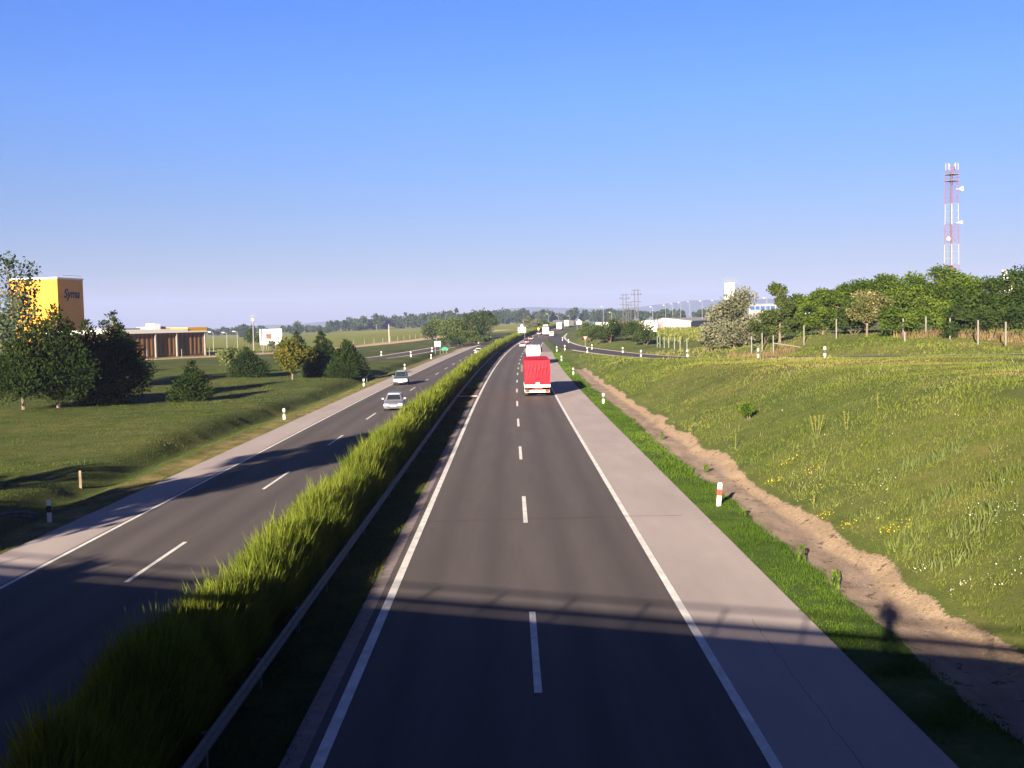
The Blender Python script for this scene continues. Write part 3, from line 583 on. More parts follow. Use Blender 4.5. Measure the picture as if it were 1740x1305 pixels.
# small end rails left
for nm,a_,b_,lb in (('guard_rail',(-21.2,38.2),(-19.7,44.0),'short steel rail at the left edge of the photo'),('guard_rail',(-20.6,150),(-19.5,164),'short steel rail beside the dark car on the left verge')):
    o=thing(nm,lb,'guard rail',(0,0,0),0,'short rails over the left ditch'); n_=8; rings=[]
    for i in range(n_+1):
        t=i/n_; x=a_[0]+(b_[0]-a_[0])*t; y=a_[1]+(b_[1]-a_[1])*t; z_=min(.6,.25+1.0*t*(1-t)*2)-.75
        d=Vector((b_[0]-a_[0],b_[1]-a_[1],0)).normalized(); nrm=Vector((d.y,-d.x,0)); rings.append([tuple(Vector((x,y,z_))+nrm*p[0]+Vector((0,0,p[1]-.3))) for p in [(0,.42),(.05,.47),(.05,.52),(0,.575),(.05,.63),(.05,.68),(0,.73),(-.015,.73),(-.015,.42)]])
    MB().loft(rings).build('beam',steel,o)
    for i in (1,4,7):
        p=Vector(rings[i][8]); q=MB(); q.box((p.x,p.y,p.z-.35),(.1,.1,1.1)); q.build('post',steel,o)
# ------------------------------------------------------------ grass
gr_m=leafmat('grass_blades',(.048,.085,.014),(.135,.165,.032),.4,(.22,.19,.075))
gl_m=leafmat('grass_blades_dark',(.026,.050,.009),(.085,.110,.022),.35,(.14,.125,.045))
gv_m=leafmat('grass_blades_verge',(.035,.08,.010),(.09,.15,.020),.4,(.17,.18,.05))
dry_m=leafmat('dry_grass_blades',(.11,.085,.035),(.25,.19,.10),.35)
def blades(name,regs,mat,seed,lean=(.12,.1)):
    g=np.random.default_rng(seed); Vs=[];Fs=[];ts=[];off=0
    for (s0,s1,y0,y1,den,h,wd,ok) in regs:
        n=int((s1-s0)*(y1-y0)*den); s=g.uniform(s0,s1,n); Y=g.uniform(y0,y1,n); X=s+D(Y)
        if ok is not None: k=ok(s,X,Y,g); s=s[k];Y=Y[k];X=X[k]; n=len(s)
        cl=vnoise(X,Y,1.1,seed); cl2=vnoise(X,Y,3.7,seed+1)
        z=gz(X,Y); 
        z=z+((vnoise(X,Y,6,1)-.5)*.28+(vnoise(X,Y,1.7,2)-.5)*.14)*((s>10.2)|(s<-19.3))-.04
        H_=h*(.6+.75*cl*cl2*1.2)*g.uniform(.6,1.4,n); t=g.uniform(0,6.28,n); b=np.stack([np.cos(t),np.sin(t),np.zeros(n)],1)*(wd*g.uniform(.6,1.4,n))[:,None]
        B=np.stack([X,Y,z],1); tip=B+np.stack([g.normal(lean[0],.3,n)*H_,g.normal(lean[1],.3,n)*H_,H_],1)
        Vs.append(np.stack([B-b*.5,B+b*.5,tip],1).reshape(-1,3)); Fs.append(np.arange(3*n).reshape(n,3)+off); off+=3*n
        ts.append(np.clip(.50*vnoise(X,Y,2.3,seed+2)+.42*vnoise(X,Y,11,seed+3)+.3*g.uniform(0,1,n)-.10+.30*np.exp(-((s-25)/7.)**2)*(Y>45)*(seed==21),0,1))
    o=arr(name,np.concatenate(Vs),np.concatenate(Fs),mat,np.concatenate(ts)); tag(o,kind='stuff'); return o
def infr(s,X,Y,g): return (np.abs(X)/np.maximum(Y,1)<.52)&(Y>18)
def notdirt(s,X,Y,g): return infr(s,X,Y,g)&((s+((vnoise(X,Y,2.2,9)-.5)*.5+(vnoise(X,Y,.7,8)-.5)*.35)*.8)>10.85)
def offramp(s,X,Y,g):
    d,_=near_path(X,Y,RAMP_R); return infr(s,X,Y,g)&(d>4.2)&(s>11.2)
blades('slope_grass',[(11,20,20,45,120,.15,.04,notdirt),(11,30,45,75,45,.16,.06,notdirt),(11,50,75,135,14,.18,.10,offramp),(11,100,100,200,3,.3,.2,offramp)],gr_m,21)
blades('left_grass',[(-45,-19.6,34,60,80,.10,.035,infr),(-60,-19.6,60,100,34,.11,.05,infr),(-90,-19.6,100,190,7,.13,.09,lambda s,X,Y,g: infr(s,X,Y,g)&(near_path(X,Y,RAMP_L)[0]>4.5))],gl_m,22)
def vk(s,X,Y,g): return infr(s,X,Y,g)&(g.uniform(0,1,len(s))<ss(7.02,7.3,s+.2*vnoise(X,Y,.6,51)-.1)*(1-ss(8.5,9.1,s+((vnoise(X,Y,2.2,9)-.5)*.5+(vnoise(X,Y,.7,8)-.5)*.35)*.8)))
def wk(s,X,Y,g): return infr(s,X,Y,g)&(vnoise(X,Y,1.0,41)*vnoise(X,Y,2.6,42)>.34)&(s>11.2)
blades('tall_weeds',[(11.2,17,24,40,60,.42,.035,wk),(11.2,30,40,75,7,.38,.05,wk)],leafmat('weed_leaves',(.05,.09,.02),(.14,.17,.06),.35,(.26,.27,.15)),27,(.05,.05))
blades('verge_grass',[(6.98,9.2,18,48,330,.13,.026,vk),(7.1,9.2,48,100,110,.16,.05,vk),(7.1,9.2,100,240,25,.2,.1,vk)],gv_m,23)
def mk2(s,X,Y,g): return (g.uniform(0,1,len(s))<ss(-3.75,-4.25,s)) if False else (s<-3.85-.25*vnoise(X,Y,1.2,31))
blades('median_grass',[(-5.4,-3.75,14,60,240,.13,.03,mk2),(-5.4,-3.75,60,140,60,.15,.06,mk2),(-8.1,-7.3,14,60,120,.2,.035,None)],gl_m,24)
blades('strip_grass',[(-19.5,-17.85,36,75,70,.10,.035,infr),(-19.5,-17.85,75,150,25,.12,.06,infr)],gr_m,25)
# dry tall grass by the right fence
def dk(s,X,Y,g): 
    yl=np.interp(X,[41,48,54,62,75],[137,121,111,104,98]); return (Y>yl)&(Y<yl+4.5)&(X>46)
blades('dry_grass',[(30,75,98,142,22,1.0,.12,dk),(28,36,136,143,14,.9,.12,None)],dry_m,26)
# loose stones in the washed-out track
g=np.random.default_rng(77); n=420; Ys_=g.uniform(22,120,n)**1.0; ss_=g.uniform(8.8,11.0,n); Xs_=ss_+D(Ys_); zs_=gz(Xs_,Ys_); r_=g.uniform(.01,.035,n)
oc=np.array([(1,0,0),(0,1,0),(-1,0,0),(0,-1,0),(0,0,.8),(0,0,-.5)]); V=(np.stack([Xs_,Ys_,zs_+r_*.3],1)[:,None,:]+oc[None]*r_[:,None,None]*g.uniform(.6,1.3,(n,6,1))).reshape(-1,3)
Fo=np.array([(0,1,4),(1,2,4),(2,3,4),(3,0,4),(1,0,5),(2,1,5),(3,2,5),(0,3,5)]); st_=arr('loose_stones',V,(Fo[None]+6*np.arange(n)[:,None,None]).reshape(-1,3),surf('stone',(.14,.11,.085),(.22,.18,.14),5)); tag(st_,kind='stuff')
# flowers on the slope
def flowers(name,spots,mat,seed,h=.35,sz=.04):
    g=np.random.default_rng(seed); P=[]
    for x,y,r_,n in spots:
        X,Y=TP(x,y,1); a=g.uniform(0,6.28,n); q=np.sqrt(g.uniform(0,1,n))*r_; xs=X+q*np.cos(a); ys=Y+q*np.sin(a); P.append(np.stack([xs,ys,gz(xs,ys)+g.uniform(.5,1,n)*h],1))
    P=np.concatenate(P); V,F_=leaves(P,sz,None,.9,1,g); o=arr(name,V,F_,mat,g.uniform(0,1,len(P))); tag(o,kind='stuff')
yf=leafmat('yellow_petals',(.45,.34,.02),(.62,.52,.04),.2); wf=leafmat('white_petals',(.42,.44,.36),(.6,.6,.5),.2)
flowers('yellow_flowers',[(1340,795,.4,26),(1383,808,.4,32),(1315,830,.4,30),(1400,888,.35,26),(1440,905,.35,30),(1520,912,.5,45),(1350,788,.8,12),(1490,890,1.,16),(1380,860,1.2,12),(1075,695,.4,12)],yf,31)
g_=random.Random(3); flowers('white_flowers',[(g_.uniform(1330,1740),g_.uniform(690,900),.5,g_.choice([2,3,5])) for _ in range(70)]+[(1725,990,.8,34),(1690,870,.9,24),(1560,980,.4,20),(1640,1010,.4,24),(1250,760,1.5,20)],wf,32,.3,.035)
# mullein stalks and tall weeds
mul=leafmat('mullein',(.10,.12,.03),(.28,.23,.04),.2); MGs='mullein stalks on the right slope'
for i,(x,y,h,k) in enumerate([(1388,746,1.1,4),(1439,735,.9,2),(1250,768,.9,1),(1492,708,1.0,1),(1383,870,.5,1)]):
    X,Y=TP(x,y,1.5); o=thing('mullein_plant',['tallest cluster of mullein stalks, several stems together','pair of short mullein stalks right of the tall cluster','single mullein stalk near the dirt track','single thin mullein stalk highest on the slope','short yellow-flowered stalk low on the slope'][i],'plant',(X,Y,g1(X,Y)),0,MGs)
    g=np.random.default_rng(200+i); P=[]; 
    m=MB()
    for j in range(k):
        tx=(j-(k-1)/2)*.16; ty=g.uniform(-.1,.1); m.bar((tx*.3,ty*.3,0),(tx*1.3,ty,h),.012,5,.008); n=90; t=g.uniform(.35,1,n); P.append(np.stack([tx*(.3+t)+g.normal(0,.018,n),ty*t+g.normal(0,.018,n),h*t],1))
    m.build('stalk',surf('stalk_green',(.1,.12,.04),(.15,.16,.06)),o); P=np.concatenate(P); V,F_=leaves(P,.04,None,.8,1,g); arr('flower_spike',V,F_,mul,g.uniform(0,1,len(P)),o)
# weeds on the verge casting long shadows
for i,(x,y,h) in enumerate([(1078,722,.45),(1125,748,.5),(1200,805,.45),(1362,958,.5),(1420,1000,.55),(1262,877,.35)]):
    X,Y=TP(x,y,0); g=np.random.default_rng(220+i); n=90; t=g.uniform(0,1,n); a=g.uniform(0,6.28,n); o=thing('weed_clump',['farthest weed clump at the dirt track edge','second farthest weed clump at the track edge','weed clump behind the red-banded delineator','weed clump beside the track before the bridge shadow','tallest weed clump nearest the bridge shadow','small weed just right of the red-banded delineator'][i],'plant',(X,Y,g1(X,Y)),0,'weeds along the verge')
    q=.12*(1-t*.4); P=np.stack([np.cos(a)*q,np.sin(a)*q,h*t],1); V,F_=leaves(P,.14,np.tile(np.array([0,0,1.]),(n,1)),.3,.4,g); arr('foliage',V,F_,gv_m,g.uniform(0,1,n),o)
# maize field behind the wire fence
g=np.random.default_rng(9); n=26000; t=g.uniform(0,1,n); Xm=g.uniform(34,105,n); Ym=g.uniform(245,400,n); k=(Xm>.134*Ym+.5)&(Xm<.24*Ym); Xm=Xm[k]; Ym=Ym[k]; n=len(Xm)
P=np.stack([Xm,Ym,outer(Xm,Ym)+g.uniform(.2,2.3,n)],1); V,F_=leaves(P,.9,np.tile(np.array([0,0,1.]),(n,1)),.22,.5,g)
mz=arr('maize_field',V,F_,leafmat('maize',(.07,.10,.02),(.17,.19,.05),.35,(.28,.25,.09)),g.uniform(0,1,n)); tag(mz,kind='stuff')
# ------------------------------------------------------------ common object materials
white=surf('white_paint',(.72,.72,.70),(.80,.80,.78),1,.5,0,.4); black=surf('black_plastic',(.015,.015,.016),(.03,.03,.03),3,.5,0,.4)
red=surf('red_reflector',(.55,.03,.02),(.65,.05,.03),3,.4,0,.5); grey=surf('grey_metal',(.12,.125,.13),(.19,.195,.2),2,.5,0,.4)
wood_=surf('weathered_wood',(.10,.08,.06),(.2,.16,.12),3,.95,.4,fine=30); cpost=surf('concrete_post',(.12,.115,.11),(.18,.17,.16),2,.9,.2)
glass,_b=base('dark_glass',(.015,.02,.025),.08,.7); 
rubber=surf('rubber',(.015,.015,.015),(.03,.03,.03),4,.8,.1); chrome,_b=base('rim_metal',(.45,.46,.48),.3,.5,.8)
lampm,_b=base('headlamp_glass',(.75,.77,.8),.12,.8); taill=surf('tail_light_red',(.35,.01,.01),(.5,.02,.02),4,.3,0,.5); amber=surf('amber_lens',(.6,.2,.02),(.7,.28,.03),4,.3,0,.5)
def paintm(name,c_,metal=.0,rough=.28): m,b=base(name,c_,rough,.5,metal); b.inputs['Coat Weight'].default_value=.5; b.inputs['Coat Roughness'].default_value=.08; return m
# ------------------------------------------------------------ delineators
def delineator(label,loc,rz,band,lean=0,h=.9):
    o=thing('delineator_post',label,'delineator',loc,rz,'delineator posts along the motorway and ramps')
    def ring(z,sc=1): return [(-.085*sc,-.045*sc,z),(.085*sc,-.045*sc,z),(.06*sc,.06*sc,z),(-.06*sc,.06*sc,z)]
    MB().loft([ring(-.2),ring(h*.50)]).loft([ring(h*.70),ring(h-.03),[(x*.8,y*.8,h+.01) for x,y,_ in ring(0)]]).build('post',white,o)
    MB().loft([ring(h*.44,1.12),ring(h*.74,1.12)]).build('band',band,o)
    m=MB(); m.box((0,-.057,h*.6),(.035,.012,.07)); m.build('reflector',grey if band!=red else taill,o); return o
dR_=delineator('red-banded white delineator nearest on the right verge',(8.06,42.2,g1(8.06,42.2)),0,red); dR_.rotation_euler=(0,R(4),0)
dB=delineator('black-banded delineator beside the yellow flowers, second on the right verge',(8.05,95.2,g1(8.05,95.2)),0,black)
DEL=[(8.4,147,'right verge delineator level with the red lorry, third from the bridge'),(9.02,194.5,'right verge delineator level with the white tanker, fourth from the bridge'),
 (-18.81,43.2,'nearest delineator on the left verge, standing in tree shade'),(-18.92,88.9,'left verge delineator between the bare shoulder and the pine shade, second'),(-18.5,134.2,'left verge delineator beside the pine clump, third'),(-18.0,181,'left verge delineator behind the grey estate, fourth'),(-17.3,232,'left verge delineator below the white road board')]
for x,y,lb in DEL: dup(dB,(x,y,g1(x,y)),0,lb)
for x,y,lb in [(1005.7,594,'delineator on the far ramp edge right of the yield sign'),(998,600,'delineator on the near ramp edge below the yield sign'),(959.6,595,'delineator at the near edge of the ramp mouth'),(946,597,'delineator at the grass tip of the merge'),(955.7,579,'pale delineator inside the ramp curve'),(966,583,'small delineator on the dry patch of the ramp curve'),(1058,600,'delineator on the far ramp edge, first right of the yield sign group'),(1089,607,'delineator on the near ramp edge in front of the wire fence'),(1168,607,'delineator on the ramp edge left of the oleaster'),(1288,609,'delineator on the ramp edge by the leaning fence strut'),(1401.5,609,'delineator on the ramp edge right of the fence corner'),
 (648,605,'leftmost delineator on the left ramp'),(698,606,'delineator where the left ramp starts to fall'),(734,598,'delineator left of the white road board'),(785,588.5,'delineator on the left ramp beyond the green sign'),(813,583.5,'dark-topped delineator on the left ramp bend'),(834,578,'delineator far along the left ramp'),(850,574,'farthest delineator on the left ramp')]:
    X,Y=TP(x,y,1); dup(dB,(X,Y,g1(X,Y)),0,lb,scale=(1.15,1.15,1.25))
# ------------------------------------------------------------ fences
def fence(label,pts,h,mat,r_=.07,wires=True,braces=()):
    o=thing('wire_fence',label,'fence',(0,0,0)); P=[(x,y,g1(x,y)) for x,y in pts]
    for p in P: q=MB(); q.box((p[0],p[1],p[2]+h/2-.1),(r_*2,r_*2,h+.2)); q.build('post',mat,o)
    for i,dx,dy in braces: p=P[i]; q=MB(); q.bar((p[0],p[1],p[2]+h*.6),(p[0]+dx,p[1]+dy,g1(p[0]+dx,p[1]+dy)),.06,5); q.build('brace',mat,o)
    if wires:
        m=MB()
        for a_,b_ in zip(P[:-1],P[1:]):
            for k in (.35,.9,1.4,h-.1): m.bar((a_[0],a_[1],a_[2]+k),(b_[0],b_[1],b_[2]+k),.006,3)
        m.build('wire',steel,o)
    return o
def pp(x,Y): X,_=hray(x,560,Y); return (X,Y)
fence('wire fence on pale concrete posts in front of the locust wood',[TP(1314,603),pp(1322.5,150),TP(1366,586),pp(1421,139),pp(1504.6,134),pp(1534.5,130),pp(1573,124),pp(1614,118),pp(1661.7,113),pp(1708.8,110),pp(1765,106)],2.5,cpost,.065,True,[(0,3.2,-1.0)])
fence('short fence corner of two leaning-strut posts left of the ramp delineator',[TP(1277,603),TP(1295,598)],2.5,cpost,.065,True,[(0,1.6,1.0)])
fence('wire fence on grey-green posts around the maize field',[(34.2-.0,250),(32,236),(31.2,226),(30.8,217),(30.4,208),(30.2,199.5),(30.0,191.5),(30.0,184)][::-1]+[(38.5,280),(43.5,312),(49.5,352)],2.3,surf('green_grey_post',(.10,.13,.10),(.15,.18,.15)),.07)
SP=[(x-4,y) for x,y,_ in SAND[8:-10:2]]
fence('long pale fence between the sandy strip and the green field',[(float(a_),float(b_)) for a_,b_ in SP],2.2,cpost,.06)
q=thing('wooden_post','short weathered wooden post in the left grass','post',(*TP(137,829),0)); q.location.z=g1(q.location.x,q.location.y)
m=MB(); m.box((0,0,.36),(.13,.13,.95),.3,.85,.85); m.build('post',wood_,q)
q=thing('marker_post','short concrete marker post on the mown mound','post',(*pp(1537,121),0)); q.location.z=g1(*pp(1537,121)); m=MB(); m.box((0,0,.5),(.18,.18,1.2),0,.8,.8); m.build('post',cpost,q)
# ------------------------------------------------------------ poles
def lamp(label,X,Y,h,group,double=False):
    z=g1(X,Y); o=thing('street_lamp',label,'street lamp',(X,Y,z),0,group); m=MB(); m.bar((0,0,-.3),(0,0,h),.13,6,.08); m.build('pole',grey,o)
    m=MB(); m.bar((0,0,h-.1),(-.9,0,h+.15),.05,5); 
    m.build('arm',grey,o); m=MB(); m.box((-1.1,0,h+.2),(.9,.3,.14),0,.9,.8); m.build('lamp_head',white,o); return o
LGp='tall lamps around the lorry park'
for i,(x,Y,yt) in enumerate([(1025,640,521),(1039,600,531),(1109,560,522),(1131,600,519),(1143,620,517),(1156,640,515),(1172,660,513),(1193,560,512),(1213,640,511),(1303,420,507),(1381,430,506),(932,800,534),(949,800,537),(968,800,537)]):
    X,zt=hray(x,yt,Y); lamp(['tall lamp left of the twin pylons','shorter lamp between the tall lamp and the pylons','lamp just right of the pylons','leftmost lamp over the long grey shed','second lamp over the grey shed','third lamp over the grey shed','fourth lamp over the grey shed','lamp beside the blue sign over the shed','lamp touching the oleaster crown','lamp behind the blue-windowed building','lamp seen over the locust trees','thin lamp beyond the bend, leftmost of three','thin lamp beyond the bend, middle of three','thin lamp beyond the bend, rightmost of three'][i],X,Y,zt-g1(X,Y),LGp)
for i,(x,Y,yt,lb) in enumerate([(362,330,565,'leftmost lamp post beside the dark shed'),(385,340,566,'middle lamp post between shed and billboard'),(403,350,564,'lamp post left of the utility pole')]):
    X,zt=hray(x,yt,Y); lamp(lb,X,Y,zt-g1(X,Y),'lamps between the shed and the billboard')
X,zt=hray(429.5,536,340); up=thing('utility_pole','tall concrete utility pole left of the billboard','pole',(X,340,g1(X,340))); hh=zt-g1(X,340)
m=MB(); m.bar((0,0,-.5),(0,0,hh),.26,8,.16); m.build('pole',cpost,up); m=MB(); m.box((0,0,hh-1.3),(1.1,.6,1.0)); m.build('transformer',grey,up); m=MB(); m.box((0,0,hh-.1),(1.6,.12,.12)); m.build('crossarm',grey,up)
X,zt=hray(660.5,551,430); q=thing('utility_pole','thin white pole standing in the green field','pole',(X,430,g1(X,430))); m=MB(); m.bar((0,0,-.5),(0,0,zt-g1(X,430)),.08,6,.06); m.build('pole',white,q)
def pylon(label,x0,x1,yt,Y):
    X0,zt=hray(x0,yt,Y); X1,_=hray(x1,yt,Y); z=g1(X0,Y); h=zt-z; wd=max(X1-X0,1.5); o=thing('twin_pole_pylon',label,'pylon',((X0+X1)/2,Y,z),0,'twin-pole power pylons')
    dk=surf('pylon_dark',(.05,.05,.055),(.09,.09,.095))
    for s_ in(-1,1): m=MB(); m.bar((s_*wd/2,0,-.5),(s_*wd/2*.9,0,h),.2,6,.13); m.build('pole',dk,o)
    for k,e in ((.97,1.7),(.87,2.3),(.72,1.9)): m=MB(); m.box((0,0,h*k),(wd+e*1.4,.25,.22)); m.build('crossarm',dk,o)
    m=MB(); 
    for a_,b_ in ((.2,.5),(.5,.7)): m.bar((-wd/2,0,h*a_),(wd/2,0,h*b_),.06,4); m.bar((wd/2,0,h*a_),(-wd/2,0,h*b_),.06,4)
    m.build('cross_bracing',dk,o)
    m=MB()
    for e in (-1.9,-1.1,1.1,1.9): m.bar((e,0,h*.87),(e,0,h*.87+.7),.13,5)
    m.build('insulator',dk,o)
pylon('left twin-pole pylon above the lorry park',1059,1063,499,470); pylon('right and tallest twin-pole pylon above the lorry park',1079,1083,491,450); pylon('small distant pylon between the two tall ones',1067,1072,513,620)
# ------------------------------------------------------------ lattice mast
X0,zt=hray(1617.5,284,255); zb=g1(X0,255); H_=zt-zb
mast=thing('lattice_mast','red and white lattice radio mast above the locust trees','mast',(X0,255,zb),.35)
mred=surf('mast_red',(.15,.035,.07),(.2,.05,.09),1,.6,0); mwht=surf('mast_white',(.22,.22,.24),(.28,.28,.3),1,.6,0)
bands=[0,.145,.29,.425,.555,.685,.815,1.0][::-1]; lev=np.linspace(0,1,30)
def wdt(t): return 1.75-.45*t
bnd=[0,.28,.40,.527,.65,.775,.90,1.0]; cols=[mwht,mwht,mred,mwht,mred,mwht,mred,mred]
for bi in range(7):
    a_,b_=bnd[bi],bnd[bi+1]; m=MB(); nseg=max(3,int((b_-a_)*H_/1.6)); 
    for si in range(4):
        c0=[(1,1),(-1,1),(-1,-1),(1,-1)][si]; c1=[(1,1),(-1,1),(-1,-1),(1,-1)][(si+1)%4]
        P0=lambda c_,t:(c_[0]*wdt(t)*.72,c_[1]*wdt(t)*.72,H_*t)
        m.bar(P0(c0,a_),P0(c0,b_),.075,5)
        for k in range(nseg):
            ta=a_+(b_-a_)*k/nseg; tb=a_+(b_-a_)*(k+1)/nseg; m.bar(P0(c0,ta),P0(c1,tb),.022,4); m.bar(P0(c0,tb),P0(c1,tb),.025,4)
    m.build('lattice_section',[mwht,mred,mwht,mred,mwht,mred,mred][bi],mast)
m=MB(); m.bar((-.35,0,0),(-.35,0,H_*.98),.09,5); m.bar((.1,.2,0),(.1,.2,H_*.98),.06,5); m.build('cable_ladder',surf('cable_dark',(.06,.06,.08),(.1,.1,.12)),mast)
for k in (.955,.915): m=MB(); m.box((0,0,H_*k),(2.7,2.7,.12)); m.build('platform',grey,mast)
for a_ in (.4,1.2,2.6,3.4,4.6,5.5): m=MB(); m.box((1.35*math.cos(a_),1.35*math.sin(a_),H_+.1),(.16,.14,1.6)); m.build('antenna_panel',mwht,mast)
for t,a_,r_ in ((.865,-.6,.55),(.66,-.4,.38),(.56,-2.9,.42)):
    m=MB(); d=Vector((math.cos(a_),math.sin(a_),0)); c_=Vector((0,0,H_*t))+d*1.9; m.bar(c_-d*.1+Vector((0,-.2,0)),c_+Vector((0,-.6,0)),r_*.7,14,r_); m.bar((d.x*1,d.y*1,H_*t),c_,.05,5); m.build('dish_antenna',white,mast)
# ------------------------------------------------------------ buildings
def rect(o,name,mat,p,dx,u0,u1,z0,z1,th,nrm):
    # slab on a vertical wall: p origin, dx direction along wall, u range, z range
    a=Vector(p)+Vector(dx)*u0; b=Vector(p)+Vector(dx)*u1; m=MB()
    c_=[(a.x,a.y,z0),(b.x,b.y,z0),(b.x,b.y,z1),(a.x,a.y,z1)]; c_=[Vector(q) for q in c_]; n=Vector(nrm)*th
    m.add(c_+[q+n for q in c_],[(0,1,2,3),(7,6,5,4),(0,4,5,1),(1,5,6,2),(2,6,7,3),(3,7,4,0)]); return m.build(name,mat,o)
orange=surf('orange_cladding',(.62,.25,.010),(.68,.29,.014),.3,.55,.05,.3,fine=3); brownp=surf('brown_cladding',(.085,.045,.03),(.13,.07,.04),.4,.6)
E1=Vector((.196,.981,0)); E2=Vector((-.981,.196,0))
TC=Vector((-125.6,300,0)); tw=thing('orange_tower','tall orange clad warehouse tower with dark script lettering','building',(TC.x,TC.y,-.5),0)
ht=22.2
def ringb(o,u,v,w0=0): return [tuple(E1*a_+E2*b_) for a_,b_ in ((-w0,-w0),(u+w0,-w0),(u+w0,v+w0),(-w0,v+w0))]
m=MB(); rg=ringb(tw,12.2,15); m.loft([[ (x,y,0) for x,y,_ in rg],[(x,y,ht) for x,y,_ in rg]]); m.build('wall',orange,tw)
rg=ringb(tw,12.2,15,.15); m=MB(); m.loft([[(x,y,ht) for x,y,_ in rg],[(x,y,ht+.45) for x,y,_ in rg]]); m.build('roof_rim',white,tw)
m=MB()
for u in (2,5,8,11): m.bar(tuple(E1*u+Vector((0,0,ht+.4))),tuple(E1*u+Vector((0,0,ht+1.1))),.05,4)
m.bar(tuple(E1*2+Vector((0,0,ht+1.1))),tuple(E1*11.8+Vector((0,0,ht+1.1))),.05,4); m.build('roof_railing',grey,tw)
m=MB()
for k in range(1,12): 
    p_=E2*(k*1.25)-E1*.02; m.box((p_.x,p_.y,ht/2),(.06,.06,ht),math.atan2(E2.y,E2.x))
m.build('panel_joint',surf('panel_joint_orange',(.5,.22,.01),(.55,.25,.01)),tw)
cu_=bpy.data.curves.new('lettering','FONT'); cu_.body='Syma'; cu_.size=3.6; cu_.shear=.3; cu_.extrude=.06; cu_.offset=.05; cu_.align_x='CENTER'
to=bpy.data.objects.new('t_',cu_); COL.objects.link(to); dg=bpy.context.evaluated_depsgraph_get(); tm=bpy.data.meshes.new_from_object(to.evaluated_get(dg)); bpy.data.objects.remove(to)
lt=bpy.data.objects.new('lettering',tm); COL.objects.link(lt); tm.materials.clear(); tm.materials.append(surf('lettering_dark',(.03,.025,.04),(.05,.04,.06))); lt.parent=tw
lt.rotation_euler=(R(90),0,math.atan2(E1.y,E1.x)); lt.location=E1*6.4-E2*.08+Vector((0,0,ht-5.2))
# dark shed
SC=Vector((-96,262,0)); sh=thing('dark_shed','long low dark-brown shed with white roof edge and yellow end','building',(SC.x,SC.y,.3),0)
e1=Vector((.44,.898,0)).normalized(); e2=Vector((-e1.y,e1.x,0)); LN=31
def rb(u0_,u1_,v0,v1,z0,z1): return [[tuple(e1*a_+e2*b_+Vector((0,0,z))) for a_,b_ in ((u0_,v0),(u1_,v0),(u1_,v1),(u0_,v1))] for z in (z0,z1)]
MB().loft(rb(0,LN,0,24,-1.2,5.9)).build('wall',brownp,sh); MB().loft(rb(-.4,LN-7,-.7,24.4,5.9,6.9)).build('roof_edge',white,sh)
MB().loft(rb(LN-7,LN+.3,-.7,24.4,5.9,6.25)).build('roof_edge',white,sh); MB().loft(rb(LN-7,LN+.3,-.6,24.4,6.26,7.2)).build('roof_parapet',surf('yellow_cladding',(.55,.30,.012),(.62,.34,.016)),sh)
MB().loft(rb(2,12,4,12,6.9,7.3)).build('roof_plant',grey,sh); MB().loft(rb(16,18,3,6,6.9,8.3)).build('roof_plant',white,sh); MB().loft(rb(18.5,22,5,12,6.9,7.6)).build('roof_plant',grey,sh)
yk=surf('shed_panel_ochre',(.15,.075,.02),(.22,.11,.03))
for u in np.arange(.6,LN-.6,1.55): MB().loft(rb(u,u+.55,-.06,.05,.2,5.8)).build('wall_panel',yk,sh)
for u in (0.1,12.5,20.0,LN-.5): MB().loft(rb(u,u+.35,-.6,-.1,-1.0,5.9)).build('column',cpost,sh)
for u in (2.3,5.4,8.5,14.7,17.8,22.4,25.6,28.7): MB().loft(rb(u,u+.8,-.05,.06,.8,5.2)).build('window',glass,sh)
# billboard
X,_=hray(461,592,345); zz=g1(X,345); bb=thing('billboard','white billboard with a small reddish picture on many short legs','billboard',(X,345,zz),.12)
m=MB(); m.box((0,0,4.1),(6.9,.25,5.0)); m.build('panel',white,bb)
for i in range(9): m=MB(); m.box((-3.1+i*.775,.1,.7),(.16,.16,1.8)); m.build('leg',cpost,bb)
m=MB(); m.box((-.75,-.14,4.3),(1.6,.03,1.7)); m.build('picture',surf('poster_pink',(.13,.045,.03),(.18,.07,.05),2),bb)
m=MB(); m.box((-.1,-.15,4.3),(.35,.03,1.8)); m.box((.55,-.14,4.25),(.18,.03,1.4)); m.box((-2.35,-.14,4.25),(.22,.03,1.5)); m.box((-1.2,-.16,4.6),(.5,.03,.25)); m.build('picture_bars',surf('poster_brown',(.05,.018,.012),(.07,.03,.02)),bb)
m=MB(); m.box((-1.95,-.14,5.6),(.16,.03,1.1)); m.box((-2.15,-.14,2.9),(.2,.03,1.2)); m.box((-1.1,-.14,2.5),(1.1,.03,.2)); m.build('picture_figure',surf('poster_grey',(.08,.09,.1),(.11,.11,.13)),bb)
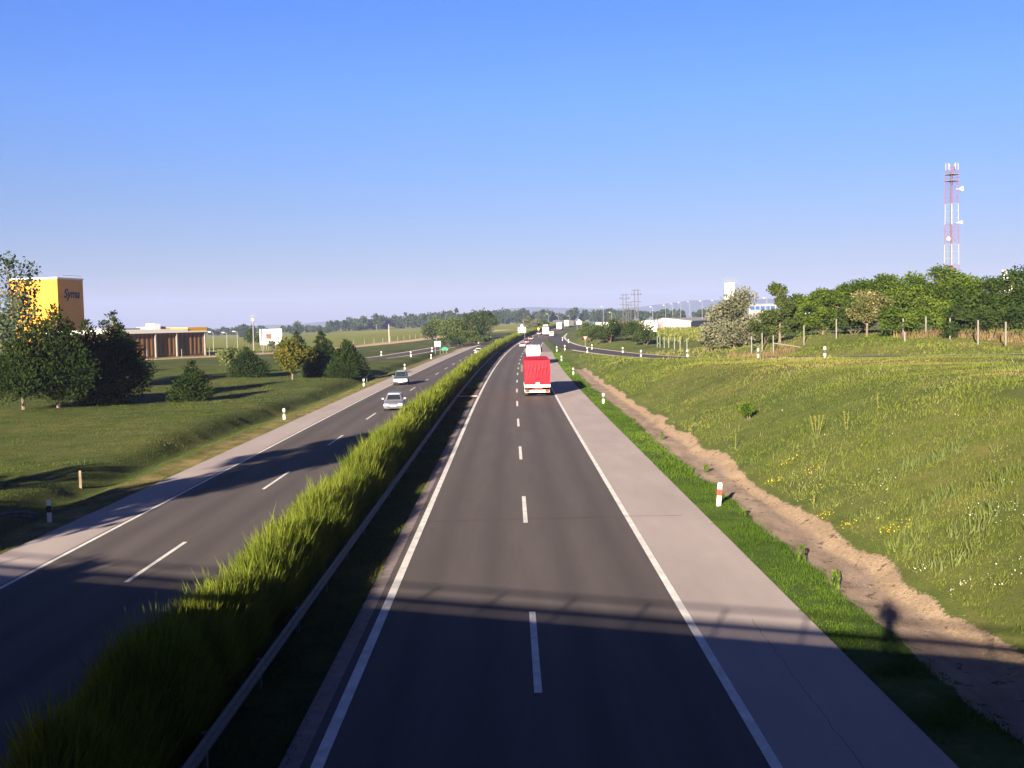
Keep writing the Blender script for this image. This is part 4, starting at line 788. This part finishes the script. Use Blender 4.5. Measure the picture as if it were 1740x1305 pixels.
# long grey shed on the right
A_=Vector((58,492,0)); B_=Vector((162,850,0)); e1s=(B_-A_).normalized(); e2s=Vector((e1s.y,-e1s.x,0)); Ls=(B_-A_).length
gs=thing('long_grey_shed','long low grey industrial shed with white roof behind the maize','building',(A_.x,A_.y,1.4))
def rs(u0_,u1_,v0,v1,z0,z1): return [[tuple(e1s*a_+e2s*b_+Vector((0,0,z))) for a_,b_ in ((u0_,v0),(u1_,v0),(u1_,v1),(u0_,v1))] for z in (z0,z1)]
gw=surf('grey_sheet',(.17,.17,.20),(.22,.22,.25),.2,.6,.1,fine=2)
MB().loft(rs(0,Ls,0,24,-2,4.3)).build('wall',gw,gs)
MB().loft([[tuple(e1s*u+e2s*v+Vector((0,0,z))) for v,z in ((-.6,4.3),(24.6,4.3),(24.6,4.6),(12,6.2),(-.6,4.7))] for u in (-.6,Ls+.5)]).build('roof',surf('pale_roof',(.2,.2,.21),(.27,.27,.28)),gs)
MB().loft([[tuple(e1s*u+e2s*v+Vector((0,0,z))) for v,z in ((0.2,-1),(9,-1),(9,4.2),(.2,4.2))] for u in (-.12,-.02)]).build('end_wall',white,gs)
MB().loft([[tuple(e1s*u+e2s*v+Vector((0,0,z))) for v,z in ((9.2,-1),(11.5,-1),(11.5,4.0),(9.2,4.0))] for u in (-.12,-.02)]).build('end_door',surf('door_red',(.5,.12,.14),(.55,.16,.18)),gs)
for u in np.arange(12,Ls-5,24): MB().loft(rs(u,u+6,-.1,.0,-.5,3.2)).build('door',grey,gs)
X,zt=hray(1187,540,640); wb=thing('white_annex','small white flat-roofed annex in front of the grey shed','building',(X,630,0)); zb=1.2
m=MB(); m.box((0,0,zb+2.0),(4.2,6,5.4)); m.build('wall',white,wb); m=MB(); m.box((0,0,zb+4.8),(5.2,6.6,.3)); m.build('roof',white,wb); m=MB(); m.box((-1.0,-3.03,zb+1.4),(1.2,.06,2.2)); m.build('door',grey,wb)
# white advertising tower
X,zt=hray(1239.5,481,430); zb=g1(X,430); at=thing('sign_tower','white square sign tower with a dark red bird-like emblem','sign tower',(X,430,zb),.1); hh=zt-zb
m=MB(); m.box((0,0,hh/2),(3.1,3.1,hh)); m.build('tower_body',white,at)
m=MB(); 
for x in (-2.4,2.4):
    for y in (-2.4,2.4): m.bar((x*.5,y*.5,hh),(x,y,hh+.3),.06,4); m.bar((x,y,hh+.1),(x,y,hh+1.9),.03,4)
for z_ in (.2,1.0,1.9):
    for a_,b_ in (((-2.4,-2.4),(2.4,-2.4)),((2.4,-2.4),(2.4,2.4)),((2.4,2.4),(-2.4,2.4)),((-2.4,2.4),(-2.4,-2.4))): m.bar((*a_,hh+z_),(*b_,hh+z_),.03,4)
m.build('top_frame',surf('pale_frame',(.2,.22,.22),(.26,.28,.28)),at)
m=MB(); m.slab([(-.5,-1.56,hh-3.1),(.15,-1.56,hh-2.9),(.7,-1.56,hh-2.3),(.9,-1.56,hh-1.6),(.5,-1.56,hh-2.0),(.0,-1.56,hh-2.2)],.04); m.build('emblem',surf('emblem_red',(.05,.01,.008),(.08,.015,.01)),at)
# blue-windowed building and gabled house, white silo
X,_=hray(1292,520,560); o=thing('blue_windowed_building','white office building with a band of dark blue windows','building',(X,560,2)); 
m=MB(); m.box((0,0,4.7),(14,10,13.4)); m.build('wall',surf('pale_render',(.2,.2,.2),(.26,.26,.26)),o); m=MB(); m.box((0,0,11.6),(14.6,10.6,.4)); m.build('roof',grey,o)
bw,_b=base('blue_window',(.03,.07,.20),.1,.6)
for i in range(5): m=MB(); m.box((-5.2+i*2.6,-5.03,9.7),(2.2,.1,1.9)); m.build('window',bw,o)
X,_=hray(1295,530,380); o=thing('gabled_house','beige gabled house with brown tiled roof','house',(X,380,2)); beige=surf('beige_render',(.5,.42,.32),(.56,.48,.38)); tile=surf('brown_tiles',(.2,.12,.09),(.28,.18,.13),3)
m=MB(); m.loft([[(-4,-4,-2),(4,-4,-2),(4,-4,3.2),(0,-4,6.6),(-4,-4,3.2)],[(-4,6,-2),(4,6,-2),(4,6,3.2),(0,6,6.6),(-4,6,3.2)]]); m.build('wall',beige,o)
for s_ in (-1,1): m=MB(); m.slab([(0,-4.5,6.75),(s_*4.7,-4.5,2.8),(s_*4.7,6.5,2.8),(0,6.5,6.75)],.18*s_*-1); m.build('roof',tile,o)
m=MB(); m.box((0,-4.03,2.2),(1.3,.06,1.3)); m.build('window',glass,o); m=MB(); m.box((1.2,2,6.9),(.6,.6,1.6)); m.build('chimney',tile,o)
X,zt=hray(1714,466,420); o=thing('white_silo','white round silo with a crown of aerials behind the trees','silo',(X,420,3)); hh=zt-3
m=MB(); m.bar((0,0,-1),(0,0,hh),2.7,24); m.build('shaft',white,o)
for i in range(8): a_=i*.785; m=MB(); m.box((2.4*math.cos(a_),2.4*math.sin(a_),hh+.9),(.3,.3,1.9)); m.build('aerial',surf('aerial_pink',(.6,.4,.4),(.7,.5,.5)) if i==0 else bpy.data.materials['aerial_pink'],o)
X,_=hray(1390,512,700)
for i,(x,wd) in enumerate([(1358,8),(1380,9)]):
    X,_=hray(x,514,600); o=thing('white_house',['small white gabled house left of the gap in the trees','small white gabled house right in the gap in the trees'][i],'house',(X,600,3),0,'white houses seen over the trees'); m=MB(); m.loft([[(-wd/2,-4,-2),(wd/2,-4,-2),(wd/2,-4,9),(0,-4,12),(-wd/2,-4,9)],[(-wd/2,6,-2),(wd/2,6,-2),(wd/2,6,9),(0,6,12),(-wd/2,6,9)]]); m.build('wall',white,o)
    for s_ in (-1,1): m=MB(); m.slab([(0,-4.5,12.1),(s_*(wd/2+.5),-4.5,8.9),(s_*(wd/2+.5),6.5,8.9),(0,6.5,12.1)],.18*s_*-1); m.build('roof',tile,o)
    m=MB(); m.box((0,-4.03,7.5),(1.3,.06,1.5)); m.build('window',glass,o)
# ------------------------------------------------------------ road signs
def TPr(x,y): return TP(x,y,0)
X,Y=TP(994.5,590,1.2); o=thing('yield_sign','triangular give-way sign on a grey post beside the ramp','road sign',(X,Y,g1(X,Y)))
m=MB(); m.bar((0,0,-.3),(0,0,2.6),.05,6); m.build('post',grey,o); m=MB(); m.slab([(-.55,-.06,2.75),(0,-.06,1.8),(.55,-.06,2.75)],.04); m.build('sign_border',red,o); m=MB(); m.slab([(-.32,-.105,2.62),(0,-.105,2.07),(.32,-.105,2.62)],.02); m.build('sign_face',white,o)
X,Y=TP(744,603,0); o=thing('road_sign_board','blank pale board on two posts at the left ramp gore','road sign',(X,Y,g1(X,Y)),0); m=MB(); m.box((0,0,2.75),(1.5,.06,1.25)); m.build('board',surf('board_back',(.6,.6,.57),(.66,.66,.62)),o)
for s_ in (-.6,.6): m=MB(); m.bar((s_,.06,-.3),(s_,.06,3.3),.05,6); m.build('post',grey,o)
X,Y=TP(756,601,0); o=thing('green_road_sign','green rounded arrow sign beside the left shoulder','road sign',(X,Y,g1(X,Y)),0); grn=surf('sign_green',(.008,.12,.07),(.012,.15,.085),3,.5,0)
m=MB(); pts=[(.85*math.cos(t)*(1 if True else 1),-.05,1.05+.62*max(math.sin(t),-.55)) for t in np.linspace(-.6,math.pi+.6,20)]; m.slab(pts,.06); m.build('board',grn,o)
m=MB(); m.slab([(-.35,-.13,.95),(.35,-.13,.95),(.2,-.13,.72),(-.2,-.13,.72)],.02); m.build('arrow',black,o)
m=MB(); m.bar((-.4,.05,-.3),(-.4,.05,.9),.05,6); m.bar((.4,.05,-.3),(.4,.05,.9),.05,6); m.build('post',grey,o)
X,_=hray(887,570,395); zz=g1(X,395); o=thing('direction_board','white direction board back with a small square on top, far left verge','road sign',(X,395,zz)); _,z0=hray(887,565,395); _,z1=hray(887,556,395); _,z2=hray(887,552,395)
m=MB(); m.box((0,0,(z0+z1)/2-zz),(2.8,.1,z1-z0)); m.build('board',white,o); m=MB(); m.box((0,0,(z2+z1)/2-zz+.02),(.8,.1,z2-z1)); m.build('route_panel',white,o)
for s_ in (-1,1): m=MB(); m.bar((s_,.1,-.3),(s_,.1,z1-zz-.1),.07,6); m.build('post',grey,o)
X,_=hray(915,560,430); _,z1=hray(915,557,430); zz=g1(X,430); o=thing('yellow_marker_sign','small yellow marker sign left of the white lorry','road sign',(X,430,zz)); m=MB(); m.box((0,0,z1-zz-.5),(.6,.08,.9)); m.build('board',surf('sign_yellow',(.65,.5,.1),(.7,.55,.15)),o); m=MB(); m.bar((0,.08,-.3),(0,.08,z1-zz),.05,5); m.build('post',grey,o)
X,_=hray(984,550,560); _,z1=hray(984,546,560); _,z0=hray(984,551,560); zz=g1(X,560); o=thing('direction_board','white direction board with a raised middle beyond the bushes','road sign',(X,560,zz)); m=MB(); m.box((0,0,(z0+z1)/2-zz),(2.6,.1,z1-z0)); m.build('board',white,o); m=MB(); m.box((0,0,z1-zz+.35),(1.0,.1,.8)); m.build('route_panel',white,o)
for s_ in (-1,1): m=MB(); m.bar((s_,.1,-.3),(s_,.1,z1-zz-.1),.07,6); m.build('post',grey,o)
# concrete drain strips across the inner verge
for x0,Y,lb in ((-3.6,107.5,'pale concrete drain channel near the edge line beside the red lorry'),(-3.6,247,'pale concrete drain channel farther up the median')):
    o=thing('drain_channel',lb,'drain',(float(D(Y))-4.3,Y,float(zr(Y))),0,'drain channels in the median'); m=MB(); m.box((-.2,0,.02),(1.9,.35,.05)); m.build('channel',kerbc,o); m=MB(); m.box((.95,0,.03),(.35,.35,.05)); m.build('grate',steel,o)
# ------------------------------------------------------------ cars
def cyl(m,c_,r_,w_,n=18):
    return m.bar((c_[0]-w_/2,c_[1],c_[2]),(c_[0]+w_/2,c_[1],c_[2]),r_,n)
def car(name,label,X,Y,rz,paint,L_=4.4,W=1.74,Hc=1.45,style='estate',z=None,group='cars on the motorway',clad=None):
    o=thing(name,label,'car',(X,Y,z if z is not None else float(zr(Y))-.3*(X-float(D(Y))<-8)),rz,group); w_=W/2; hl=L_/2
    zb=.22 if style!='suv' else .34; bl=.92*(Hc/1.45) if style!='suv' else 1.05; hood=bl-.10
    st=[(hl,.50+zb*.3,w_*.80,.40),(hl-.06,hood-.22,w_*.90,zb+.02),(hl-.35,hood-.10,w_*.97,zb),(hl-1.0,hood,w_,zb),(hl-1.25,bl,w_,zb),(0,bl+.01,w_,zb),(-hl+.5,bl+.03,w_*.98,zb),(-hl+.08,bl,w_*.92,zb+.03),(-hl,bl-.2,w_*.88,.42)]
    rings=[[(-ww*.93,y,b_),(-ww,y,b_+.16),(-ww*1.005,y,zt_-.28),(-ww*.985,y,zt_-.10),(-ww*.90,y,zt_),(0,y,zt_+.03),(ww*.90,y,zt_),(ww*.985,y,zt_-.10),(ww*1.005,y,zt_-.28),(ww,y,b_+.16),(ww*.93,y,b_)] for y,zt_,ww,b_ in st]
    MB().loft(rings).build('body',paint,o,smooth=False)
    # cabin
    ry={'estate':(-hl+.12,-hl+.50),'hatch':(-hl+.1,-hl+.65),'sedan':(-hl+.75,-hl+1.35),'suv':(-hl+.08,-hl+.35)}[style]
    f0,f1=hl-1.12,hl-1.85; zt_=Hc
    def rg_(t,ins=0):
        ya=f0+(f1-f0)*t; yb=ry[0]+(ry[1]-ry[0])*t; ww=w_*(.90-.20*t); z_=bl-.02+(zt_-.06-bl)*t
        return [(-ww,yb,z_),(-ww,ya-.12,z_),(-ww*.86,ya,z_),(ww*.86,ya,z_),(ww,ya-.12,z_),(ww,yb,z_)]
    top=[(x*.90,y*(.96),zt_) for x,y,_ in rg_(1)]
    MB().loft([rg_(0),rg_(1),top]).build('cabin',paint,o)
    def pt(side,t,u):  # side: F,R,l,r
        r_=rg_(t)
        a_,b_={'F':(r_[2],r_[3]),'R':(r_[5],r_[0]),'l':(r_[0],r_[1]),'r':(r_[4],r_[5])}[side]; return Vector(a_).lerp(Vector(b_),u)
    def win(nm,side,t0,t1,u0_,u1_,mat=glass):
        p=[pt(side,t0,u0_),pt(side,t0,u1_),pt(side,t1,u1_),pt(side,t1,u0_)]; n=(p[1]-p[0]).cross(p[3]-p[0]).normalized(); c_=sum(p,Vector())/4
        if n.dot(c_-Vector((0,0,c_.z*0+bl)))<0: n=-n
        m=MB(); q=[a+n*.012 for a in p]; qq=[a-n*.01 for a in p]; m.add(q+qq,[(0,1,2,3),(7,6,5,4),(0,4,5,1),(1,5,6,2),(2,6,7,3),(3,7,4,0)]); return m.build(nm,mat,o)
    win('windscreen','F',.08,.92,.04,.96); win('rear_window','R',.15,.9,.1,.9)
    for s_ in 'lr':
        for a_,b_ in ((.06,.34),(.38,.66),(.70,.93)): 
            if style in('sedan','hatch') and a_>.69: continue
            win('side_window',s_,.12,.88,*( (a_,b_) if s_=='r' else (1-b_,1-a_)))
    for sx_ in(-1,1):
        for yy in (hl-.82,-hl+.82):
            m=MB(); cyl(m,(sx_*(w_-.10),yy,.32),.32,.22); wh=m.build('wheel',rubber,o); m=MB(); cyl(m,(sx_*(w_-.0),yy,.32),.2,.05,10); m.build('rim',chrome,wh)
            if clad: m=MB(); cyl(m,(sx_*(w_-.06),yy,.36),.40,.16); m.build('wheel_arch',clad,o)
        m=MB(); m.box((sx_*w_*.70,hl-.10,hood-.27),(.42,.16,.17),0,.95,.6); m.build('headlight',lampm,o)
        m=MB(); m.box((sx_*w_*.84,-hl+.03,bl-.22),(.2,.12,.3),0,.9,.7); m.build('tail_light',taill,o)
        m=MB(); m.box((sx_*(w_+.10),f0-.42,bl+.10),(.22,.10,.15),0,.9,.8); m.build('wing_mirror',paint if not clad else clad,o)
    m=MB(); m.box((0,hl-.045,hood-.29),(.66,.06,.15)); m.build('grille',black,o); m=MB(); m.box((0,hl-.0,.36),(1.1,.06,.12)); m.build('lower_grille',black,o)
    m=MB(); m.box((0,hl+.01,.50),(W*.92,.14,.12),0,.95,.5); m.build('front_bumper',clad or paint,o); m=MB(); m.box((0,-hl-.01,.48),(W*.9,.14,.16),0,.95,.6); m.build('rear_bumper',clad or paint,o)
    m=MB(); m.box((0,hl+.09,.46),(.5,.02,.11)); m.build('licence_plate',white,o); m=MB(); m.box((0,-hl-.09,.62),(.5,.02,.11)); m.build('licence_plate',white,o)
    return o
silver=paintm('silver_paint',(.17,.18,.22),.3,.32); dkc=paintm('black_paint',(.012,.013,.016)); bluegrey=paintm('blue_grey_paint',(.06,.085,.11),.3); wcar=paintm('white_car_paint',(.36,.36,.36)); mar=paintm('dark_red_paint',(.08,.02,.03)); dgr=paintm('dark_green_paint',(.02,.04,.03))
def cx(x,Y): return hray(x,650,Y)[0]
X,Y=px(666,698.5,-.3); car('estate_car','silver-grey estate car driving towards the camera, nearest oncoming car',X,Y+2.1,R(180)+.06,silver,4.5,1.76,1.45,'estate')
X,Y=px(679,655,-.3); o=car('off_road_car','blue-grey off-roader with pale bumper driving behind the silver estate',X,Y+2.1,R(180)+.05,bluegrey,4.3,1.8,1.75,'suv',clad=None)
m=MB(); m.box((0,2.16,.66),(1.75,.12,.3),0,.95,.7); m.build('pale_bumper',surf('pale_bumper_paint',(.6,.6,.58),(.7,.7,.68)),o)
X=-10.0+float(D(250)); car('white_hatchback','white car half hidden behind the far hedge on the left carriageway',X,250,R(180),wcar,4.2,1.72,1.5,'hatch')
X,Y=px(888.2,590.5,.25); car('grey_car','pale grey car in the overtaking lane, nearest of the queue past the tanker',X,Y+2,R(-2),silver,4.3,1.74,1.45,'hatch')
X,Y=px(893.5,584,.45); car('black_saloon','dark red-black saloon behind the pale grey car in the overtaking lane',X+.2,Y+2,R(-2),mar,4.4,1.76,1.42,'sedan')
X,Y=px(902.5,578.4,.6); car('black_hatchback','black hatchback leading the overtaking queue',X,Y+2,R(-4),dkc,4.1,1.78,1.5,'hatch')
car('dark_car','small dark car just left of the tall white lorry',float(D(470))-1.6,470,R(-6),dkc,4.2,1.75,1.5,'hatch')
car('dark_green_car','dark car beyond the last white lorry on the bend',float(D(690))+1.6,690,R(-10),dgr,4.2,1.9,1.6,'estate')
# ------------------------------------------------------------ lorries
def wheels(o,W,ys,r_=.5):
    for y in ys:
        for s_ in(-1,1): m=MB(); cyl(m,(s_*(W/2-.2),y,r_),r_,.36); wh=m.build('wheel',rubber,o); m=MB(); cyl(m,(s_*(W/2-.03),y,r_),r_*.5,.06,10); m.build('rim',chrome,wh)
def cab(o,y0,mat,W=2.45,hc=3.2):
    # cab from y0 (rear) forward 2.2 m, a top-level part set under the lorry
    st=[(y0,.8,hc-.1,W/2),(y0+1.2,.7,hc,W/2),(y0+1.9,.5,hc-.25,W/2*.98),(y0+2.2,.45,2.2,W/2*.95),(y0+2.3,.45,1.4,W/2*.92)]
    MB().loft([[(-w_,y,b_),(-w_*1.0,y,t-.25),(-w_*.9,y,t),(w_*.9,y,t),(w_*1.0,y,t-.25),(w_,y,b_)] for y,b_,t,w_ in st]).build('cab',mat,o)
    m=MB(); m.slab([(-1.05,y0+2.26,1.55),(1.05,y0+2.26,1.55),(1.0,y0+1.98,2.75),(-1.0,y0+1.98,2.75)],-.04 if False else .06); m.build('windscreen',glass,o)
    for s_ in(-1,1):
        m=MB(); m.box((s_*(W/2+.005),y0+1.35,2.1),(.04,.9,.8)); m.build('side_window',glass,o); m=MB(); m.box((s_*(W/2+.22),y0+2.0,2.2),(.22,.12,.8)); m.build('wing_mirror',black,o); m=MB(); m.box((s_*.95,y0+2.3,.75),(.4,.1,.25)); m.build('headlight',lampm,o)
redtarp,_b=base('red_tarpaulin',(.40,.004,.012),.6,.15)
_n=noise(redtarp,1.6,3,.5,sc=(2.4,1,.55)); L(redtarp,ramp(redtarp,_n,[(.3,(.33,.004,.012)),(.7,(.44,.006,.018))]),_b.inputs['Base Color'])
X,Y=px(913,674,0); X=px(913.5,674,0)[0]; RZ=-.006
tk=thing('red_lorry','red tarpaulin-sided lorry seen from behind in the right lane','lorry',(X,Y,0),RZ,'lorries on the motorway')
W_=2.5; Lb=12.0; z0_,z1_=1.18,3.55
m=MB(); m.box((0,Lb/2,(z0_+z1_)/2),(W_-.06,Lb-.1,z1_-z0_-.04)); m.build('box_frame',grey,tk)
# rear tarp with creases
nx_,nz_=64,30; V=[];F_=[]
for j in range(nz_+1):
    for i in range(nx_+1):
        u=i/nx_; v=j/nz_; x=(u-.5)*W_; z_=z0_+v*(z1_-z0_); env=math.exp(-((v-.62)/.20)**2)*math.sin(math.pi*u)**.4
        cres=.02*env*(math.sin(u*46+2*math.sin(v*5))+.6*math.sin(u*83+1))+.05*math.sin(math.pi*v)*math.sin(math.pi*u)
        V.append((x,-.02-cres,z_))
for j in range(nz_):
    for i in range(nx_): a_=j*(nx_+1)+i; F_.append((a_,a_+1,a_+nx_+2,a_+nx_+1))
arr('rear_curtain',V,F_,redtarp,parent=tk,smooth=True)
for s_ in(-1,1):
    V=[];F_=[]
    for j in range(9):
        for i in range(61):
            y=i/60*Lb; z_=z0_+j/8*(z1_-z0_); V.append((s_*(W_/2+.012*math.sin(y*5)+.03*math.sin(math.pi*j/8)*(.6+.4*math.sin(y*2.1))),y,z_))
    for j in range(8):
        for i in range(60): a_=j*61+i; F_.append((a_,a_+1,a_+62,a_+61))
    arr('side_curtain',V,F_,redtarp,parent=tk,smooth=True)
V=[];F_=[]
for j in range(9):
    for i in range(61):
        y=i/60*Lb; x=(j/8-.5)*W_; V.append((x,y,z1_+.02*math.sin(y*2.6)*math.sin(math.pi*j/8)+.04*math.sin(math.pi*j/8)))
for j in range(8):
    for i in range(60): a_=j*61+i; F_.append((a_,a_+1,a_+62,a_+61))
arr('roof_tarp',V,F_,redtarp,parent=tk,smooth=True)
m=MB(); m.box((0,-.06,z0_-.13),(W_,.1,.26)); m.build('tail_band',surf('band_cream',(.7,.6,.5),(.78,.7,.6)),tk)
for s_ in(-1,1):
    m=MB(); m.box((s_*.85,-.12,z0_-.10),(.5,.03,.09)); m.build('marker_light',amber,tk)
    m=MB(); m.box((s_*.98,-.13,.56),(.42,.08,.20)); m.build('tail_light',taill,tk)
    m=MB(); m.box((s_*1.17,-.13,.56),(.05,.09,.20)); m.build('side_marker',amber,tk)
    m=MB(); m.box((s_*.95,.9,.45),(.5,.03,.55)); m.build('mud_flap',rubber,tk)
m=MB(); m.box((0,-.05,.54),(2.42,.10,.24)); m.build('rear_bumper',surf('bumper_cream',(.6,.5,.42),(.72,.62,.5)),tk)
m=MB(); 
for x in (-.25,.05,.35): m.box((x,-.12,.57),(.12,.03,.13))
m.build('bumper_marks',black,tk)
m=MB(); m.box((.03,-.16,z0_+.1),(.34,.03,.24)); m.build('licence_plate',white,tk)
m=MB(); m.box((0,.5,.85),(.9,.3,.2)); m.build('underride_plate',red,tk)
m=MB(); m.box((-.45,Lb/2,.95),(.12,Lb,.3)); m.box((.45,Lb/2,.95),(.12,Lb,.3)); m.build('chassis',black,tk)
wheels(tk,W_,(1.6,2.9,4.2,11.0,14.2)); cab(tk,12.6,red)
# white tanker
X,Y=TP(907,616,0); Y=181; X=cx(907.3,181)
tn=thing('white_tanker','white tank lorry with rounded back driving ahead of the red lorry','lorry',(X,Y,float(zr(Y))),-.02,'lorries on the motorway')
def tr_(y,sc,zc=2.25): return [(1.26*sc*math.copysign(abs(math.cos(t))**.7,math.cos(t)),y,zc+1.0*sc*math.copysign(abs(math.sin(t))**.7,math.sin(t))) for t in np.linspace(0,2*math.pi,28,endpoint=False)]
MB().loft([tr_(-.25,.55),tr_(-.14,.85),tr_(0,1),tr_(10,1),tr_(10.25,.8)]).build('tank',wcar,tn,smooth=False)
m=MB(); m.box((0,-.27,1.9),(1.5,.04,.10)); m.build('green_stripe',surf('stripe_green',(.3,.45,.3),(.4,.5,.35)),tn)
m=MB(); m.box((-.3,5,3.32),(.5,8,.12)); m.box((.85,1.2,3.0),(.3,1.6,.3)); m.build('walkway',grey,tn)
m=MB(); m.box((0,-.25,.62),(2.4,.12,.24)); m.build('rear_bumper',white,tn)
for s_ in(-1,1): m=MB(); m.box((s_*.95,-.33,.62),(.36,.05,.18)); m.build('tail_light',taill,tn)
m=MB(); m.box((0,5.5,1.05),(1.0,11,.3)); m.build('chassis',black,tn)
wheels(tn,2.5,(1.4,2.7,4.0,9.5,12.4)); cab(tn,10.7,wcar)
# far white lorries
def boxlorry(label,X,Y,rz,W,Lb,h,mat,capm=None,cabm=None,name='box_lorry',group='lorries on the motorway',z=None):
    o=thing(name,label,'lorry',(X,Y,float(zr(Y)) if z is None else z),rz,group); m=MB(); top=h if capm is None else h-.95
    m.box((0,Lb/2,(1.0+top)/2),(W,Lb,top-1.0)); m.build('cargo_box',mat,o)
    if capm: m=MB(); m.box((0,Lb/2,top+.28),(W+.02,Lb,.56)); m.build('dark_stripe',capm,o); m=MB(); m.box((0,Lb/2,top+.78),(W*.75,Lb*.98,.36)); m.build('roof_spoiler',mat,o)
    m=MB(); m.box((0,-.05,.6),(W*.95,.1,.22)); m.build('rear_bumper',black,o)
    for s_ in(-1,1): m=MB(); m.box((s_*W*.4,-.12,.6),(.3,.05,.18)); m.build('tail_light',taill,o)
    m=MB(); m.box((0,-.03,(1.0+top)/2),(.05,.05,top-1.1)); m.build('door_seam',grey,o)
    m=MB(); m.box((0,Lb/2,.85),(1.,Lb,.3)); m.build('chassis',black,o); wheels(o,W,(1.3,2.6,Lb+1.5)); cab(o,Lb+.4,cabm or wcar,W*.96); return o
boxlorry('tall white box lorry with a dark stripe under its roof, in the far right lane',cx(928.6,445),445,-.07,2.55,10,4.5,white,surf('dark_band',(.05,.04,.045),(.08,.06,.06)))
boxlorry('white box lorry on the bend right of the striped one',cx(951.8,560),560,-.1,2.6,9,4.0,white)
boxlorry('cream box lorry farthest along the bend, its side half in view',cx(964,640),640,-.42,2.6,9,4.3,surf('cream_paint',(.66,.62,.5),(.74,.7,.58)))
van=thing('white_van','small white van merging right of the tall striped lorry','van',(cx(938.5,425),425,float(zr(425))),-.05)
MB().loft([[(-w_,y,.35),(-w_,y,t-.2),(-w_*.85,y,t),(w_*.85,y,t),(w_,y,t-.2),(w_,y,.35)] for y,t,w_ in ((0,2.0,.9),(.1,2.1,.95),(3.6,2.1,.95),(4.4,1.3,.93),(5.0,1.1,.88))]).build('body',wcar,van)
m=MB(); m.box((0,-.02,1.55),(1.4,.04,.5)); m.build('rear_window',glass,van)
for s_ in(-1,1): m=MB(); m.box((s_*.8,-.03,.95),(.16,.06,.5)); m.build('tail_light',taill,van)
m=MB(); m.box((0,-.05,.5),(1.8,.1,.2)); m.build('rear_bumper',black,van)
for yy in (.9,4.1):
    for s_ in(-1,1): m=MB(); cyl(m,(s_*.85,yy,.33),.33,.2); m.build('wheel',rubber,van)
# lorries parked behind the bushes
PGp='lorries parked beyond the bushes'
blu=surf('blue_box',(.03,.10,.25),(.05,.13,.28)); pk=surf('lilac_box',(.5,.45,.55),(.55,.5,.6)); rdm=surf('red_box',(.22,.02,.012),(.26,.03,.02)); nav=surf('navy_box',(.05,.09,.18),(.07,.12,.22))
for i,(x,Y,rz,mt,lb) in enumerate([(1011,505,.1,blu,'parked lorry with bright blue box, leftmost in the park'),(1020,520,.1,pk,'parked lorry with pale lilac box beside the blue one'),(1034,500,1.9,white,'white parked lorry with sloping nose'),(1046,515,.2,white,'white parked lorry in the middle of the row'),(1054,520,.2,rdm,'parked lorry with orange-red box'),(1066,525,.1,rdm,'dark-red box lorry behind the orange-red one'),(1075,505,.1,nav,'parked lorry with navy box beside the shed end')]):
    X,_=hray(x,550,Y); boxlorry(lb,X,Y,rz,2.6,6,4.0,mt,group=PGp,name='parked_lorry',z=2.0)
# ------------------------------------------------------------ haze
hz=bpy.data.materials.new('haze_air'); hz.use_nodes=True; hz.node_tree.nodes.clear(); ho=nn(hz,'ShaderNodeOutputMaterial'); pv_=nn(hz,'ShaderNodeVolumePrincipled')
pv_.inputs['Color'].default_value=(.42,.53,.95,1); pv_.inputs['Density'].default_value=.00011; pv_.inputs['Anisotropy'].default_value=0.0
L(hz,pv_.outputs[0],ho.inputs['Volume'])
m=MB(); m.box((0,4450,100),(13400,9700,280)); ho_=m.build('haze',hz); tag(ho_,kind='stuff')
